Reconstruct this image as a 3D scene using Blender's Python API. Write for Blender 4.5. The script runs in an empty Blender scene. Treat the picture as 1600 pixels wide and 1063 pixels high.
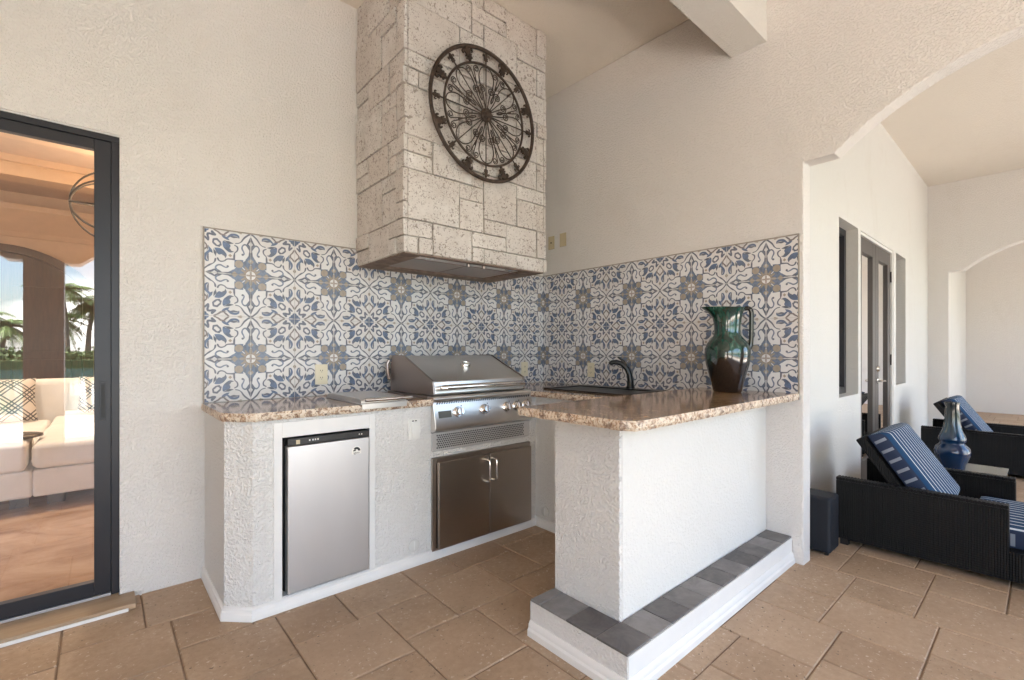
import bpy, bmesh, math, random
import numpy as np
from mathutils import Vector, Matrix
random.seed(4)
R = math.radians
PI = math.pi
scn = bpy.context.scene
COL = scn.collection

# ------------------------------------------------------------------ camera
cd = bpy.data.cameras.new('camera')
cam = bpy.data.objects.new('camera', cd)
COL.objects.link(cam)
cam.location = (-2.8968, -2.8929, 1.181)
TH = 0.719667
cam.rotation_euler = (R(90), 0, -TH)
cd.sensor_width = 36
cd.lens = 36 * 734.5 / 1600
cd.shift_y = 0.00964
cd.clip_start = 0.02
cd.clip_end = 2000
scn.camera = cam

# ------------------------------------------------------------------ sky, sun, exposure
SUN_EL, SUN_AZ = 58.0, 272.0          # azimuth measured from +y towards +x
w = bpy.data.worlds.new('World')
scn.world = w
w.use_nodes = True
wt = w.node_tree
wt.nodes.clear()
wo = wt.nodes.new('ShaderNodeOutputWorld')
bg = wt.nodes.new('ShaderNodeBackground')
sky = wt.nodes.new('ShaderNodeTexSky')
sky.sky_type = 'NISHITA'
sky.sun_disc = False
sky.sun_elevation = R(SUN_EL)
sky.sun_rotation = R(SUN_AZ)
sky.air_density = 1.0
sky.dust_density = 1.5
sky.ozone_density = 1.0
tc = wt.nodes.new('ShaderNodeTexCoord')
mp = wt.nodes.new('ShaderNodeMapping')
mp.inputs['Scale'].default_value = (1.6, 1.6, 4.2)
cn = wt.nodes.new('ShaderNodeTexNoise')
cn.inputs['Scale'].default_value = 2.1
cn.inputs['Detail'].default_value = 7
cr = wt.nodes.new('ShaderNodeValToRGB')
cr.color_ramp.elements[0].position = 0.52
cr.color_ramp.elements[1].position = 0.72
mx = wt.nodes.new('ShaderNodeMix')
mx.data_type = 'RGBA'
mx.inputs[7].default_value = (11.0, 10.6, 10.2, 1)
wt.links.new(tc.outputs['Generated'], mp.inputs['Vector'])
wt.links.new(mp.outputs[0], cn.inputs['Vector'])
wt.links.new(cn.outputs['Fac'], cr.inputs['Fac'])
wt.links.new(cr.outputs['Color'], mx.inputs[0])
wt.links.new(sky.outputs[0], mx.inputs[6])
wt.links.new(mx.outputs[2], bg.inputs['Color'])
bg.inputs['Strength'].default_value = 0.098
wt.links.new(bg.outputs[0], wo.inputs[0])

sl = bpy.data.lights.new('sun', 'SUN')
sl.energy = 5.0
sl.angle = R(0.53)
sl.color = (1.0, 0.925, 0.835)
so = bpy.data.objects.new('sun', sl)
COL.objects.link(so)
d = Vector((math.sin(R(SUN_AZ)) * math.cos(R(SUN_EL)), math.cos(R(SUN_AZ)) * math.cos(R(SUN_EL)), math.sin(R(SUN_EL))))
so.rotation_euler = d.to_track_quat('Z', 'Y').to_euler()

scn.view_settings.view_transform = 'Standard'
scn.view_settings.look = 'None'
scn.view_settings.gamma = 1
scn.view_settings.use_curve_mapping = False
scn.view_settings.exposure = 3.43
scn.render.engine = 'CYCLES'
cy = scn.cycles
cy.use_denoising = True
cy.max_bounces = 12
cy.diffuse_bounces = 7
cy.glossy_bounces = 5
cy.transmission_bounces = 8
cy.transparent_max_bounces = 12
cy.caustics_reflective = False
cy.caustics_refractive = False
cy.sample_clamp_indirect = 8

# ------------------------------------------------------------------ material helpers
class NT:
    def __init__(s, name):
        s.m = bpy.data.materials.new(name)
        s.m.use_nodes = True
        s.t = s.m.node_tree
        s.b = s.t.nodes['Principled BSDF']
    def n(s, typ, ins=None, **props):
        nd = s.t.nodes.new('ShaderNode' + typ)
        for k, v in props.items():
            setattr(nd, k, v)
        for k, v in (ins or {}).items():
            s.set(nd, k, v)
        return nd
    def set(s, nd, k, v):
        i = nd.inputs[k]
        if isinstance(v, bpy.types.NodeSocket):
            s.t.links.new(v, i)
        else:
            i.default_value = v
    def bs(s, **kw):
        for k, v in kw.items():
            s.set(s.b, k.replace('_', ' '), v)
    def coord(s, scale=(1, 1, 1), kind='Object', rot=(0, 0, 0)):
        c = s.n('TexCoord')
        return s.n('Mapping', {'Vector': c.outputs[kind], 'Scale': scale, 'Rotation': rot}).outputs[0]
    def pos(s, scale=(1, 1, 1)):
        g = s.n('NewGeometry')
        return s.n('Mapping', {'Vector': g.outputs['Position'], 'Scale': scale}).outputs[0]
    def noise(s, vec, scale, detail=3, rough=0.55, dist=0.0):
        return s.n('TexNoise', {'Vector': vec, 'Scale': scale, 'Detail': detail, 'Roughness': rough, 'Distortion': dist}).outputs['Fac']
    def ramp(s, fac, stops, interp='LINEAR'):
        r = s.n('ValToRGB', {'Fac': fac})
        cr = r.color_ramp
        cr.interpolation = interp
        while len(cr.elements) < len(stops):
            cr.elements.new(0.5)
        for e, (p, c) in zip(cr.elements, stops):
            e.position = p
            e.color = c if len(c) == 4 else (*c, 1)
        return r.outputs['Color']
    def mix(s, fac, a, b, mode='MIX'):
        m = s.n('Mix', data_type='RGBA', blend_type=mode)
        for k, v in ((0, fac), (6, a), (7, b)):
            if not isinstance(v, bpy.types.NodeSocket) and k and len(v) == 3:
                v = (*v, 1)
            s.set(m, k, v)
        return m.outputs[2]
    def math(s, op, a, b=0.0, c=0.0):
        m = s.n('Math', operation=op)
        for k, v in enumerate((a, b, c)):
            s.set(m, k, v)
        return m.outputs[0]
    def bump(s, h, strength=0.5, dist=0.01, normal=None):
        b = s.n('Bump', {'Height': h, 'Strength': strength, 'Distance': dist})
        if normal:
            s.set(b, 'Normal', normal)
        return b.outputs[0]
    def rnd(s):
        return s.n('ObjectInfo').outputs['Random']

def C4(c):
    return (*c, 1) if len(c) == 3 else c

def simple(name, col, rough=0.5, metal=0.0, spec=0.5, var=0.12, vscale=6.0, bump=0.0, bscale=200.0, **kw):
    t = NT(name)
    v = t.pos()
    n = t.noise(v, vscale, 4)
    a = tuple(max(0, x * (1 - var)) for x in col)
    b = tuple(min(1, x * (1 + var)) for x in col)
    t.bs(Base_Color=t.ramp(n, [(0.3, a), (0.7, b)]), Roughness=rough, Metallic=metal, Specular_IOR_Level=spec)
    if bump:
        t.bs(Normal=t.bump(t.noise(v, bscale, 3), bump, 0.002))
    for k, x in kw.items():
        t.set(t.b, k.replace('_', ' '), x)
    return t.m

def stucco(name, col, rel=0.0030, scale=46.0, strength=0.55, dirt=0.06):
    t = NT(name)
    v = t.pos()
    n1 = t.noise(v, scale, 2.5, 0.5, 0.35)
    n2 = t.noise(v, scale * 2.7, 2, 0.5)
    lump = t.ramp(n1, [(0.46, (0, 0, 0)), (0.60, (0.9, 0.9, 0.9)), (0.72, (1, 1, 1))])
    h = t.math('ADD', lump, t.math('MULTIPLY', n2, 0.5))
    big = t.noise(v, 0.9, 4, 0.6)
    fine = t.noise(v, 14, 4, 0.6)
    a = tuple(x * (1 - dirt) for x in col)
    c = t.mix(big, a, col)
    c = t.mix(t.math('MULTIPLY', fine, 0.10), c, tuple(x * 0.8 for x in col))
    st = t.ramp(t.noise(t.pos((1, 1, 0.6)), 3.1, 6, 0.7, 0.8), [(0.55, (0, 0, 0)), (0.75, (0.16, 0.16, 0.16))])
    c = t.mix(st, c, tuple(x * y for x, y in zip(col, (0.72, 0.66, 0.58))))
    amp = t.math('ADD', 0.8, t.math('MULTIPLY', t.noise(v, 4.0, 3), 0.4))
    t.bs(Base_Color=c, Roughness=0.85, Specular_IOR_Level=0.25, Normal=t.bump(t.math('MULTIPLY', h, amp), strength, rel))
    return t.m

M = {}
M['stucco'] = stucco('stucco', (0.80, 0.762, 0.728), 0.0046, 92.0, 0.85)
M['stucco_white'] = stucco('stucco_white', (0.78, 0.765, 0.74), 0.0058, 84.0, 0.85, 0.04)
M['stucco_fine'] = stucco('stucco_fine', (0.72, 0.70, 0.665), 0.0022, 85.0, 0.7, 0.03)
M['ceiling'] = stucco('ceiling_stucco', (0.74, 0.685, 0.615), 0.003, 70.0, 0.6, 0.04)
M['white'] = simple('white_paint', (0.75, 0.74, 0.72), 0.45, var=0.03, bump=0.1, bscale=90)
M['plastic_ivory'] = simple('ivory_plastic', (0.72, 0.66, 0.50), 0.35, var=0.03)
M['plastic_almond'] = simple('almond_plastic', (0.55, 0.46, 0.30), 0.4, var=0.03)
M['plastic_white'] = simple('white_plastic', (0.78, 0.77, 0.73), 0.35, var=0.02)
M['cap_grey'] = simple('grey_white_cap', (0.66, 0.65, 0.62), 0.5, var=0.03)
M['slot'] = simple('dark_slot', (0.02, 0.02, 0.02), 0.6)
M['grout'] = simple('sandy_grout', (0.26, 0.18, 0.12), 0.95, var=0.25, vscale=8, bump=0.4)
M['tile_grout'] = simple('pale_tile_grout', (0.50, 0.48, 0.46), 0.9, var=0.1)
M['tile_trim'] = simple('taupe_caulk', (0.33, 0.29, 0.25), 0.7)
M['iron'] = simple('rusty_wrought_iron', (0.055, 0.036, 0.026), 0.55, 0.35, var=0.45, vscale=45, bump=0.35, bscale=160)
M['door_metal'] = simple('charcoal_bronze_aluminium', (0.022, 0.022, 0.027), 0.36, 0.2, var=0.05)
M['black_plastic'] = simple('black_plastic', (0.012, 0.012, 0.013), 0.3, var=0.1)
M['sink'] = simple('black_composite', (0.010, 0.010, 0.010), 0.32, var=0.2, vscale=40)
M['speaker'] = simple('navy_speaker_cloth', (0.008, 0.010, 0.016), 0.75, var=0.2, vscale=300, bump=0.3, bscale=700)
M['rubber'] = simple('black_rubber', (0.014, 0.012, 0.011), 0.6)
M['chrome'] = simple('polished_steel', (0.72, 0.70, 0.68), 0.12, 1.0, var=0.03)
M['silver_track'] = simple('silver_track', (0.66, 0.67, 0.70), 0.3, 0.9, var=0.04)
M['bronze_frame'] = simple('taupe_bronze_frame', (0.085, 0.072, 0.066), 0.42, 0.2, var=0.06)
M['soil'] = simple('soil', (0.10, 0.08, 0.06), 0.9)

def steel(name, base, rough, axis):
    t = NT(name)
    sc = [14, 14, 14]
    sc[axis] = 0.6
    v = t.coord(tuple(sc))
    n = t.noise(v, 22, 4, 0.7)
    n2 = t.noise(t.coord(), 3.0, 3)
    t.bs(Base_Color=t.mix(n2, tuple(x * 0.86 for x in base), base), Metallic=1.0,
         Roughness=t.math('ADD', rough - 0.05, t.math('MULTIPLY', n, 0.10)),
         Normal=t.bump(n, 0.05, 0.0006))
    return t.m
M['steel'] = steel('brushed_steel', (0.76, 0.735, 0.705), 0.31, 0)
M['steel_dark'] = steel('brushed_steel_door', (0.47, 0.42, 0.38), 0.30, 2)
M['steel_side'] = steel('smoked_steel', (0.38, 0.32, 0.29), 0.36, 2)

def m_fridge():
    t = NT('silver_fridge_door')
    n = t.noise(t.coord((3, 3, 1)), 2.0, 3)
    t.bs(Base_Color=t.mix(n, (0.60, 0.60, 0.615), (0.68, 0.68, 0.69)), Metallic=0.8, Roughness=0.36,
         Normal=t.bump(t.noise(t.coord(), 900, 2), 0.06, 0.0004))
    return t.m
M['fridge'] = m_fridge()

def m_granite():
    t = NT('speckled_brown_granite')
    v = t.pos()
    vd = t.mix(0.08, v, t.n('TexNoise', {'Vector': v, 'Scale': 18, 'Detail': 4}).outputs['Color'], 'ADD')
    n1 = t.noise(vd, 17, 7, 0.68, 1.0)
    base = t.ramp(n1, [(0.28, (0.085, 0.040, 0.020)), (0.42, (0.245, 0.130, 0.060)), (0.56, (0.37, 0.225, 0.115)), (0.70, (0.52, 0.375, 0.235)), (0.82, (0.44, 0.35, 0.26))])
    n2 = t.noise(v, 75, 4, 0.7, 0.4)
    dark = t.ramp(n2, [(0.60, (0, 0, 0)), (0.66, (1, 1, 1))])
    base = t.mix(dark, base, (0.035, 0.02, 0.016))
    n3 = t.noise(t.pos((1, 1, 1.7)), 48, 4, 0.6)
    pale = t.ramp(n3, [(0.60, (0, 0, 0)), (0.68, (1, 1, 1))])
    base = t.mix(t.math('MULTIPLY', pale, 0.45), base, (0.70, 0.61, 0.52))
    t.bs(Base_Color=base, Roughness=t.math('ADD', 0.05, t.math('MULTIPLY', n1, 0.10)), Specular_IOR_Level=0.6)
    return t.m
M['granite'] = m_granite()

def m_granite_edge():
    t = NT('chiselled_granite_edge')
    v = t.pos()
    n1 = t.noise(v, 68, 6, 0.65, 0.8)
    base = t.ramp(n1, [(0.30, (0.10, 0.05, 0.035)), (0.42, (0.40, 0.25, 0.15)), (0.52, (0.66, 0.55, 0.43)), (0.7, (0.74, 0.66, 0.55))])
    n2 = t.noise(v, 95, 3, 0.6)
    base = t.mix(t.ramp(n2, [(0.61, (0, 0, 0)), (0.66, (1, 1, 1))]), base, (0.06, 0.035, 0.03))
    n3 = t.noise(v, 27, 4, 0.6)
    base = t.mix(t.math('MULTIPLY', t.ramp(n3, [(0.54, (0, 0, 0)), (0.60, (1, 1, 1))]), 0.75), base, (0.16, 0.085, 0.055))
    t.bs(Base_Color=base, Roughness=0.4, Normal=t.bump(n1, 0.6, 0.006))
    return t.m
M['granite_edge'] = m_granite_edge()

def m_floor_tile():
    t = NT('tan_travertine_tile')
    v = t.pos()
    rnd = t.rnd()
    off = t.n('VectorMath', {0: v, 1: t.n('CombineXYZ', {'X': t.math('MULTIPLY', rnd, 37.0), 'Y': t.math('MULTIPLY', rnd, 91.0)}).outputs[0]}, operation='ADD').outputs[0]
    n1 = t.noise(off, 3.2, 6, 0.65)
    n2 = t.noise(off, 38, 5, 0.7)
    c = t.ramp(n1, [(0.25, (0.320, 0.220, 0.140)), (0.5, (0.420, 0.298, 0.196)), (0.78, (0.495, 0.364, 0.250))])
    c = t.mix(t.ramp(n2, [(0.35, (0, 0, 0)), (0.7, (0.5, 0.5, 0.5))]), c, (0.27, 0.175, 0.11))
    c = t.mix(t.ramp(rnd, [(0.0, (0.40, 0.40, 0.40)), (0.45, (0, 0, 0)), (1.0, (0, 0, 0))]), c, (0.29, 0.185, 0.115))
    c = t.mix(t.ramp(rnd, [(0.0, (0, 0, 0)), (0.55, (0, 0, 0)), (1.0, (0.4, 0.4, 0.4))]), c, (0.48, 0.345, 0.235))
    # pale chips and dark pits
    msk = t.noise(off, 7, 3)
    chip = t.math('MULTIPLY', t.ramp(t.noise(off, 66, 2, 0.5, 0.5), [(0.635, (0, 0, 0)), (0.67, (1, 1, 1))]), t.ramp(msk, [(0.44, (0, 0, 0)), (0.56, (1, 1, 1))]))
    c = t.mix(t.math('MULTIPLY', chip, 0.8), c, (0.60, 0.49, 0.38))
    off2 = t.n('VectorMath', {0: off, 1: (5.3, 9.1, 2.7)}, operation='ADD').outputs[0]
    pit = t.math('MULTIPLY', t.ramp(t.noise(off2, 70, 2, 0.5, 0.3), [(0.67, (0, 0, 0)), (0.70, (1, 1, 1))]), t.ramp(t.noise(off2, 5, 3), [(0.46, (0, 0, 0)), (0.56, (1, 1, 1))]))
    c = t.mix(t.math('MULTIPLY', pit, 0.85), c, (0.09, 0.06, 0.042))
    h = t.math('SUBTRACT', t.math('MULTIPLY', n2, 0.4), t.math('ADD', pit, t.math('MULTIPLY', chip, 0.5)))
    t.bs(Base_Color=c, Roughness=t.math('ADD', 0.40, t.math('MULTIPLY', n2, 0.25)), Specular_IOR_Level=0.4, Normal=t.bump(h, 0.35, 0.002))
    return t.m
M['floor_tile'] = m_floor_tile()

def m_sill():
    t = NT('sandstone_sill')
    v = t.pos((1, 6, 6))
    n1 = t.noise(v, 3.0, 6, 0.6)
    c = t.ramp(n1, [(0.3, (0.30, 0.205, 0.125)), (0.7, (0.44, 0.32, 0.21))])
    t.bs(Base_Color=c, Roughness=0.55, Normal=t.bump(n1, 0.2, 0.003))
    return t.m
M['sill'] = m_sill()

def m_coral():
    t = NT('pitted_coral_stone')
    rnd = t.rnd()
    g = t.n('NewGeometry').outputs['Position']
    off = t.n('VectorMath', {0: g, 1: t.n('CombineXYZ', {'X': t.math('MULTIPLY', rnd, 17.0), 'Y': t.math('MULTIPLY', rnd, 43.0), 'Z': t.math('MULTIPLY', rnd, 29.0)}).outputs[0]}, operation='ADD').outputs[0]
    warp = t.n('TexNoise', {'Vector': off, 'Scale': 30, 'Detail': 3}).outputs['Color']
    wv = t.mix(0.02, off, warp, 'ADD')
    n1 = t.noise(off, 5.5, 6, 0.65)
    n2 = t.noise(off, 60, 4, 0.7)
    c = t.ramp(n1, [(0.25, (0.50, 0.465, 0.435)), (0.5, (0.65, 0.62, 0.59)), (0.75, (0.74, 0.72, 0.69))])
    c = t.mix(t.math('MULTIPLY', rnd, 0.55), c, (0.55, 0.49, 0.44))
    c = t.mix(t.ramp(t.noise(g, 2.6, 6, 0.7, 0.5), [(0.45, (0, 0, 0)), (0.75, (0.4, 0.4, 0.4))]), c, (0.40, 0.33, 0.28))
    c = t.mix(t.math('MULTIPLY', n2, 0.35), c, (0.50, 0.445, 0.40))
    big_ = t.noise(off, 58, 2.5, 0.55, 0.6)
    msk = t.noise(off, 9, 3, 0.6)
    pit = t.math('MULTIPLY', t.ramp(big_, [(0.590, (0, 0, 0)), (0.625, (1, 1, 1))]), t.ramp(msk, [(0.42, (0, 0, 0)), (0.50, (1, 1, 1))]))
    small_ = t.noise(off, 125, 2.0, 0.5, 0.5)
    pit2 = t.math('MULTIPLY', t.ramp(small_, [(0.595, (0, 0, 0)), (0.63, (1, 1, 1))]), t.ramp(t.noise(off, 16, 3), [(0.40, (0, 0, 0)), (0.50, (1, 1, 1))]))
    p = t.math('MAXIMUM', pit, pit2)
    c = t.mix(t.math('MULTIPLY', p, 0.66), c, (0.17, 0.13, 0.105))
    h = t.math('SUBTRACT', t.math('ADD', t.math('MULTIPLY', n1, 0.8), t.math('MULTIPLY', n2, 0.5)), p)
    t.bs(Base_Color=c, Roughness=0.9, Specular_IOR_Level=0.2, Normal=t.bump(h, 0.7, 0.004))
    return t.m
M['coral'] = m_coral()
M['mortar'] = simple('dusty_mortar', (0.50, 0.45, 0.41), 0.95, var=0.3, vscale=20, bump=0.5)
M['mortar_dark'] = simple('dark_brown_stone', (0.24, 0.18, 0.145), 0.95, var=0.3, vscale=16, bump=0.5)  # darker brown stone for the border under the hood

def m_slate():
    t = NT('grey_slate_tile')
    rnd = t.rnd()
    v = t.n('VectorMath', {0: t.pos(), 1: t.n('CombineXYZ', {'X': t.math('MULTIPLY', rnd, 50.0)}).outputs[0]}, operation='ADD').outputs[0]
    n = t.noise(v, 11, 6, 0.7, 0.6)
    a = t.mix(rnd, (0.055, 0.052, 0.053), (0.17, 0.162, 0.16))
    b = t.mix(rnd, (0.125, 0.115, 0.112), (0.27, 0.257, 0.25))
    t.bs(Base_Color=t.mix(t.ramp(n, [(0.32, (0, 0, 0)), (0.68, (1, 1, 1))]), a, b), Roughness=0.6, Normal=t.bump(n, 0.45, 0.004))
    return t.m
M['slate'] = m_slate()
M['slate_grout'] = simple('slate_grout', (0.30, 0.28, 0.275), 0.9)

def m_wicker(name='dark_wicker'):
    t = NT(name)
    g = t.n('SeparateXYZ', {'Vector': t.coord()})
    u = t.math('ADD', g.outputs['X'], g.outputs['Y'])
    z = g.outputs['Z']
    px, pz = 0.021, 0.012
    su = t.math('SINE', t.math('MULTIPLY', u, 2 * PI / px))
    row = t.math('FLOOR', t.math('MULTIPLY', z, 1 / pz))
    alt = t.math('SUBTRACT', t.math('MULTIPLY', t.math('MODULO', t.math('ABSOLUTE', row), 2.0), 2.0), 1.0)
    over = t.math('MULTIPLY', su, alt)
    strip = t.math('ABSOLUTE', t.math('SINE', t.math('MULTIPLY', z, PI / pz)))
    h = t.math('ADD', t.math('MULTIPLY', t.math('ABSOLUTE', su), 0.9), t.math('ADD', t.math('MULTIPLY', over, 0.12), t.math('MULTIPLY', strip, 0.25)))
    n = t.noise(t.coord(), 60, 3)
    c = t.mix(n, (0.0045, 0.0038, 0.0034), (0.013, 0.011, 0.0098))
    c = t.mix(t.ramp(h, [(0.0, (1, 1, 1)), (0.45, (0, 0, 0))]), c, (0.0015, 0.001, 0.001))
    t.bs(Base_Color=c, Roughness=0.5, Specular_IOR_Level=0.2, Normal=t.bump(h, 0.9, 0.005))
    return t.m
M['wicker'] = m_wicker()

def m_stripe(name, seq, period, base, axis='X'):
    """Lengthwise woven stripes, laid out in the cushion's own UV."""
    t = NT(name)
    g = t.n('SeparateXYZ', {'Vector': t.n('TexCoord').outputs['UV']})
    f = t.math('FRACT', t.math('MULTIPLY', g.outputs[axis], 1 / period))
    r = t.ramp(f, seq, 'CONSTANT')
    v = t.n('TexCoord').outputs['UV']
    n = t.noise(t.n('Mapping', {'Vector': v, 'Scale': (600, 600, 1)}).outputs[0], 1.0, 2)
    t.bs(Base_Color=r, Roughness=0.85, Specular_IOR_Level=0.2, Normal=t.bump(n, 0.3, 0.001))
    return t.m
B1, B2, WH, LB = (0.014, 0.052, 0.120), (0.022, 0.062, 0.145), (0.62, 0.66, 0.70), (0.16, 0.28, 0.44)
M['stripe'] = m_stripe('blue_white_stripe', [(0, B1), (0.46, WH), (0.63, B1)], 0.054, B1)
def m_dash():
    t = NT('navy_dashed_boxing')
    g = t.n('SeparateXYZ', {'Vector': t.n('TexCoord').outputs['UV']})
    f = t.math('FRACT', t.math('MULTIPLY', g.outputs['Y'], 1 / 0.062))
    m1 = t.ramp(f, [(0, (0, 0, 0)), (0.68, (1, 1, 1)), (0.96, (0, 0, 0))], 'CONSTANT')
    k = t.ramp(g.outputs['X'], [(0, (0, 0, 0)), (0.10, (1, 1, 1)), (0.72, (0, 0, 0))], 'CONSTANT')
    c = t.mix(t.math('MULTIPLY', m1, k), (0.012, 0.022, 0.055), (0.20, 0.22, 0.26))
    t.bs(Base_Color=c, Roughness=0.85)
    return t.m
M['dash'] = m_dash()
M['navy'] = simple('navy_fabric', (0.012, 0.020, 0.05), 0.85, var=0.2, vscale=30)

def m_pitcher():
    t = NT('dripped_green_glaze')
    g = t.n('SeparateXYZ', {'Vector': t.coord()})
    v = t.coord((1, 1, 0.16))
    n1 = t.noise(v, 34, 5, 0.6, 0.3)
    n2 = t.noise(v, 15, 4, 0.6)
    edge = t.math('ADD', g.outputs['Z'], t.math('MULTIPLY', t.math('SUBTRACT', n2, 0.5), 0.34))
    green = t.ramp(n1, [(0.3, (0.004, 0.022, 0.016)), (0.48, (0.008, 0.038, 0.028)), (0.62, (0.022, 0.085, 0.062)), (0.80, (0.20, 0.31, 0.26))])
    f = t.ramp(edge, [(0.18, (0, 0, 0)), (0.235, (1, 1, 1))])
    c = t.mix(f, (0.010, 0.0058, 0.0045), green)
    t.bs(Base_Color=c, Roughness=0.08, Specular_IOR_Level=0.6, Coat_Weight=0.5, Coat_Roughness=0.05,
         Normal=t.bump(n1, 0.12, 0.004))
    return t.m
M['pitcher'] = m_pitcher()

def m_vase():
    t = NT('blue_drip_glaze')
    g = t.n('SeparateXYZ', {'Vector': t.coord()})
    v = t.coord((1, 1, 0.12))
    n1 = t.noise(v, 30, 4, 0.6)
    zz = t.math('ADD', g.outputs['Z'], t.math('MULTIPLY', t.math('SUBTRACT', n1, 0.5), 0.22))
    c = t.ramp(zz, [(0.0, (0.005, 0.02, 0.06)), (0.12, (0.004, 0.022, 0.07)), (0.22, (0.006, 0.030, 0.085)), (0.30, (0.012, 0.045, 0.075)), (0.40, (0.028, 0.036, 0.034)), (0.5, (0.02, 0.023, 0.023))])
    n2 = t.noise(t.coord((1, 1, 0.02)), 19, 2)
    c = t.mix(t.ramp(n2, [(0.64, (0, 0, 0)), (0.70, (0.7, 0.7, 0.7))]), c, (0.22, 0.23, 0.15))
    t.bs(Base_Color=c, Roughness=0.1, Coat_Weight=0.4, Coat_Roughness=0.05)
    return t.m
M['vase'] = m_vase()

def m_glass(name, tint=(0.93, 0.94, 0.94), refl=1.0, ior=1.5):
    """Thin pane: what is behind shows through, the outdoors mirrors by Fresnel."""
    t = NT(name)
    t.t.nodes.remove(t.b)
    o = [n for n in t.t.nodes if n.type == 'OUTPUT_MATERIAL'][0]
    fr = t.n('Fresnel', {'IOR': ior}).outputs[0]
    f = t.math('MINIMUM', t.math('MULTIPLY', fr, refl), 1.0)
    tr = t.n('BsdfTransparent', {'Color': C4(tint)})
    gl = t.n('BsdfGlossy', {'Color': (1, 1, 1, 1), 'Roughness': 0.0})
    mx = t.n('MixShader', {0: f, 1: tr.outputs[0], 2: gl.outputs[0]})
    t.t.links.new(mx.outputs[0], o.inputs[0])
    return t.m
M['glass'] = m_glass('coated_door_glass', (0.97, 0.975, 0.975), 4.0)
M['glass_tint'] = m_glass('tinted_window_glass', (0.40, 0.39, 0.37), 2.4)
M['table_glass'] = simple('frosted_table_glass', (0.17, 0.17, 0.15), 0.22, spec=0.4, var=0.04)

def m_marble():
    t = NT('veined_tan_marble')
    v = t.pos()
    n = t.noise(v, 2.2, 7, 0.65, 1.2)
    c = t.ramp(n, [(0.3, (0.30, 0.17, 0.10)), (0.5, (0.50, 0.33, 0.22)), (0.7, (0.62, 0.45, 0.32))])
    t.bs(Base_Color=c, Roughness=0.16, Specular_IOR_Level=0.5)
    return t.m
M['marble'] = m_marble()
M['room_wall'] = simple('ochre_room_paint', (0.66, 0.50, 0.36), 0.7, var=0.05)
M['room_ceiling'] = simple('tan_room_ceiling', (0.56, 0.42, 0.31), 0.7, var=0.05)
M['crown'] = simple('crown_plaster', (0.62, 0.46, 0.32), 0.6, var=0.05)
M['beige_room'] = simple('beige_room_paint', (0.62, 0.54, 0.43), 0.7, var=0.04)
M['sofa'] = simple('off_white_upholstery', (0.80, 0.775, 0.745), 0.85, var=0.04, bump=0.2, bscale=260)
M['dark_wood_top'] = simple('black_wood_top', (0.03, 0.02, 0.016), 0.25, var=0.2)
M['dark_pillow'] = simple('charcoal_pillow', (0.045, 0.045, 0.05), 0.8, var=0.3, vscale=60)

def m_wood():
    t = NT('mahogany')
    v = t.coord((9, 9, 0.8))
    n = t.noise(v, 5, 5, 0.65, 0.5)
    c = t.ramp(n, [(0.3, (0.030, 0.012, 0.007)), (0.7, (0.085, 0.036, 0.020))])
    t.bs(Base_Color=c, Roughness=0.3)
    return t.m
M['wood'] = m_wood()

def m_trellis():
    t = NT('trellis_print_fabric')
    g = t.n('SeparateXYZ', {'Vector': t.n('TexCoord').outputs['UV']})
    u, v = g.outputs['X'], g.outputs['Y']
    def lines(a):
        f = t.math('ABSOLUTE', t.math('SUBTRACT', t.math('FRACT', t.math('MULTIPLY', a, 1.7)), 0.5))
        return t.ramp(f, [(0, (0, 0, 0)), (0.06, (1, 1, 1)), (0.12, (0, 0, 0)), (0.20, (1, 1, 1)), (0.26, (0, 0, 0))], 'CONSTANT')
    l1 = lines(t.math('ADD', u, v))
    l2 = lines(t.math('SUBTRACT', u, v))
    c = t.mix(t.math('MAXIMUM', l1, l2), (0.74, 0.66, 0.57), (0.03, 0.028, 0.03))
    t.bs(Base_Color=c, Roughness=0.85)
    return t.m
M['trellis'] = m_trellis()

def m_emit(name, col, s):
    t = NT(name)
    t.bs(Base_Color=C4(col), Emission_Color=C4(col), Emission_Strength=s)
    return t.m
M['bulb'] = m_emit('warm_bulb', (1.0, 0.72, 0.42), 14)
M['downlight'] = m_emit('warm_downlight', (1.0, 0.80, 0.55), 20)

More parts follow.
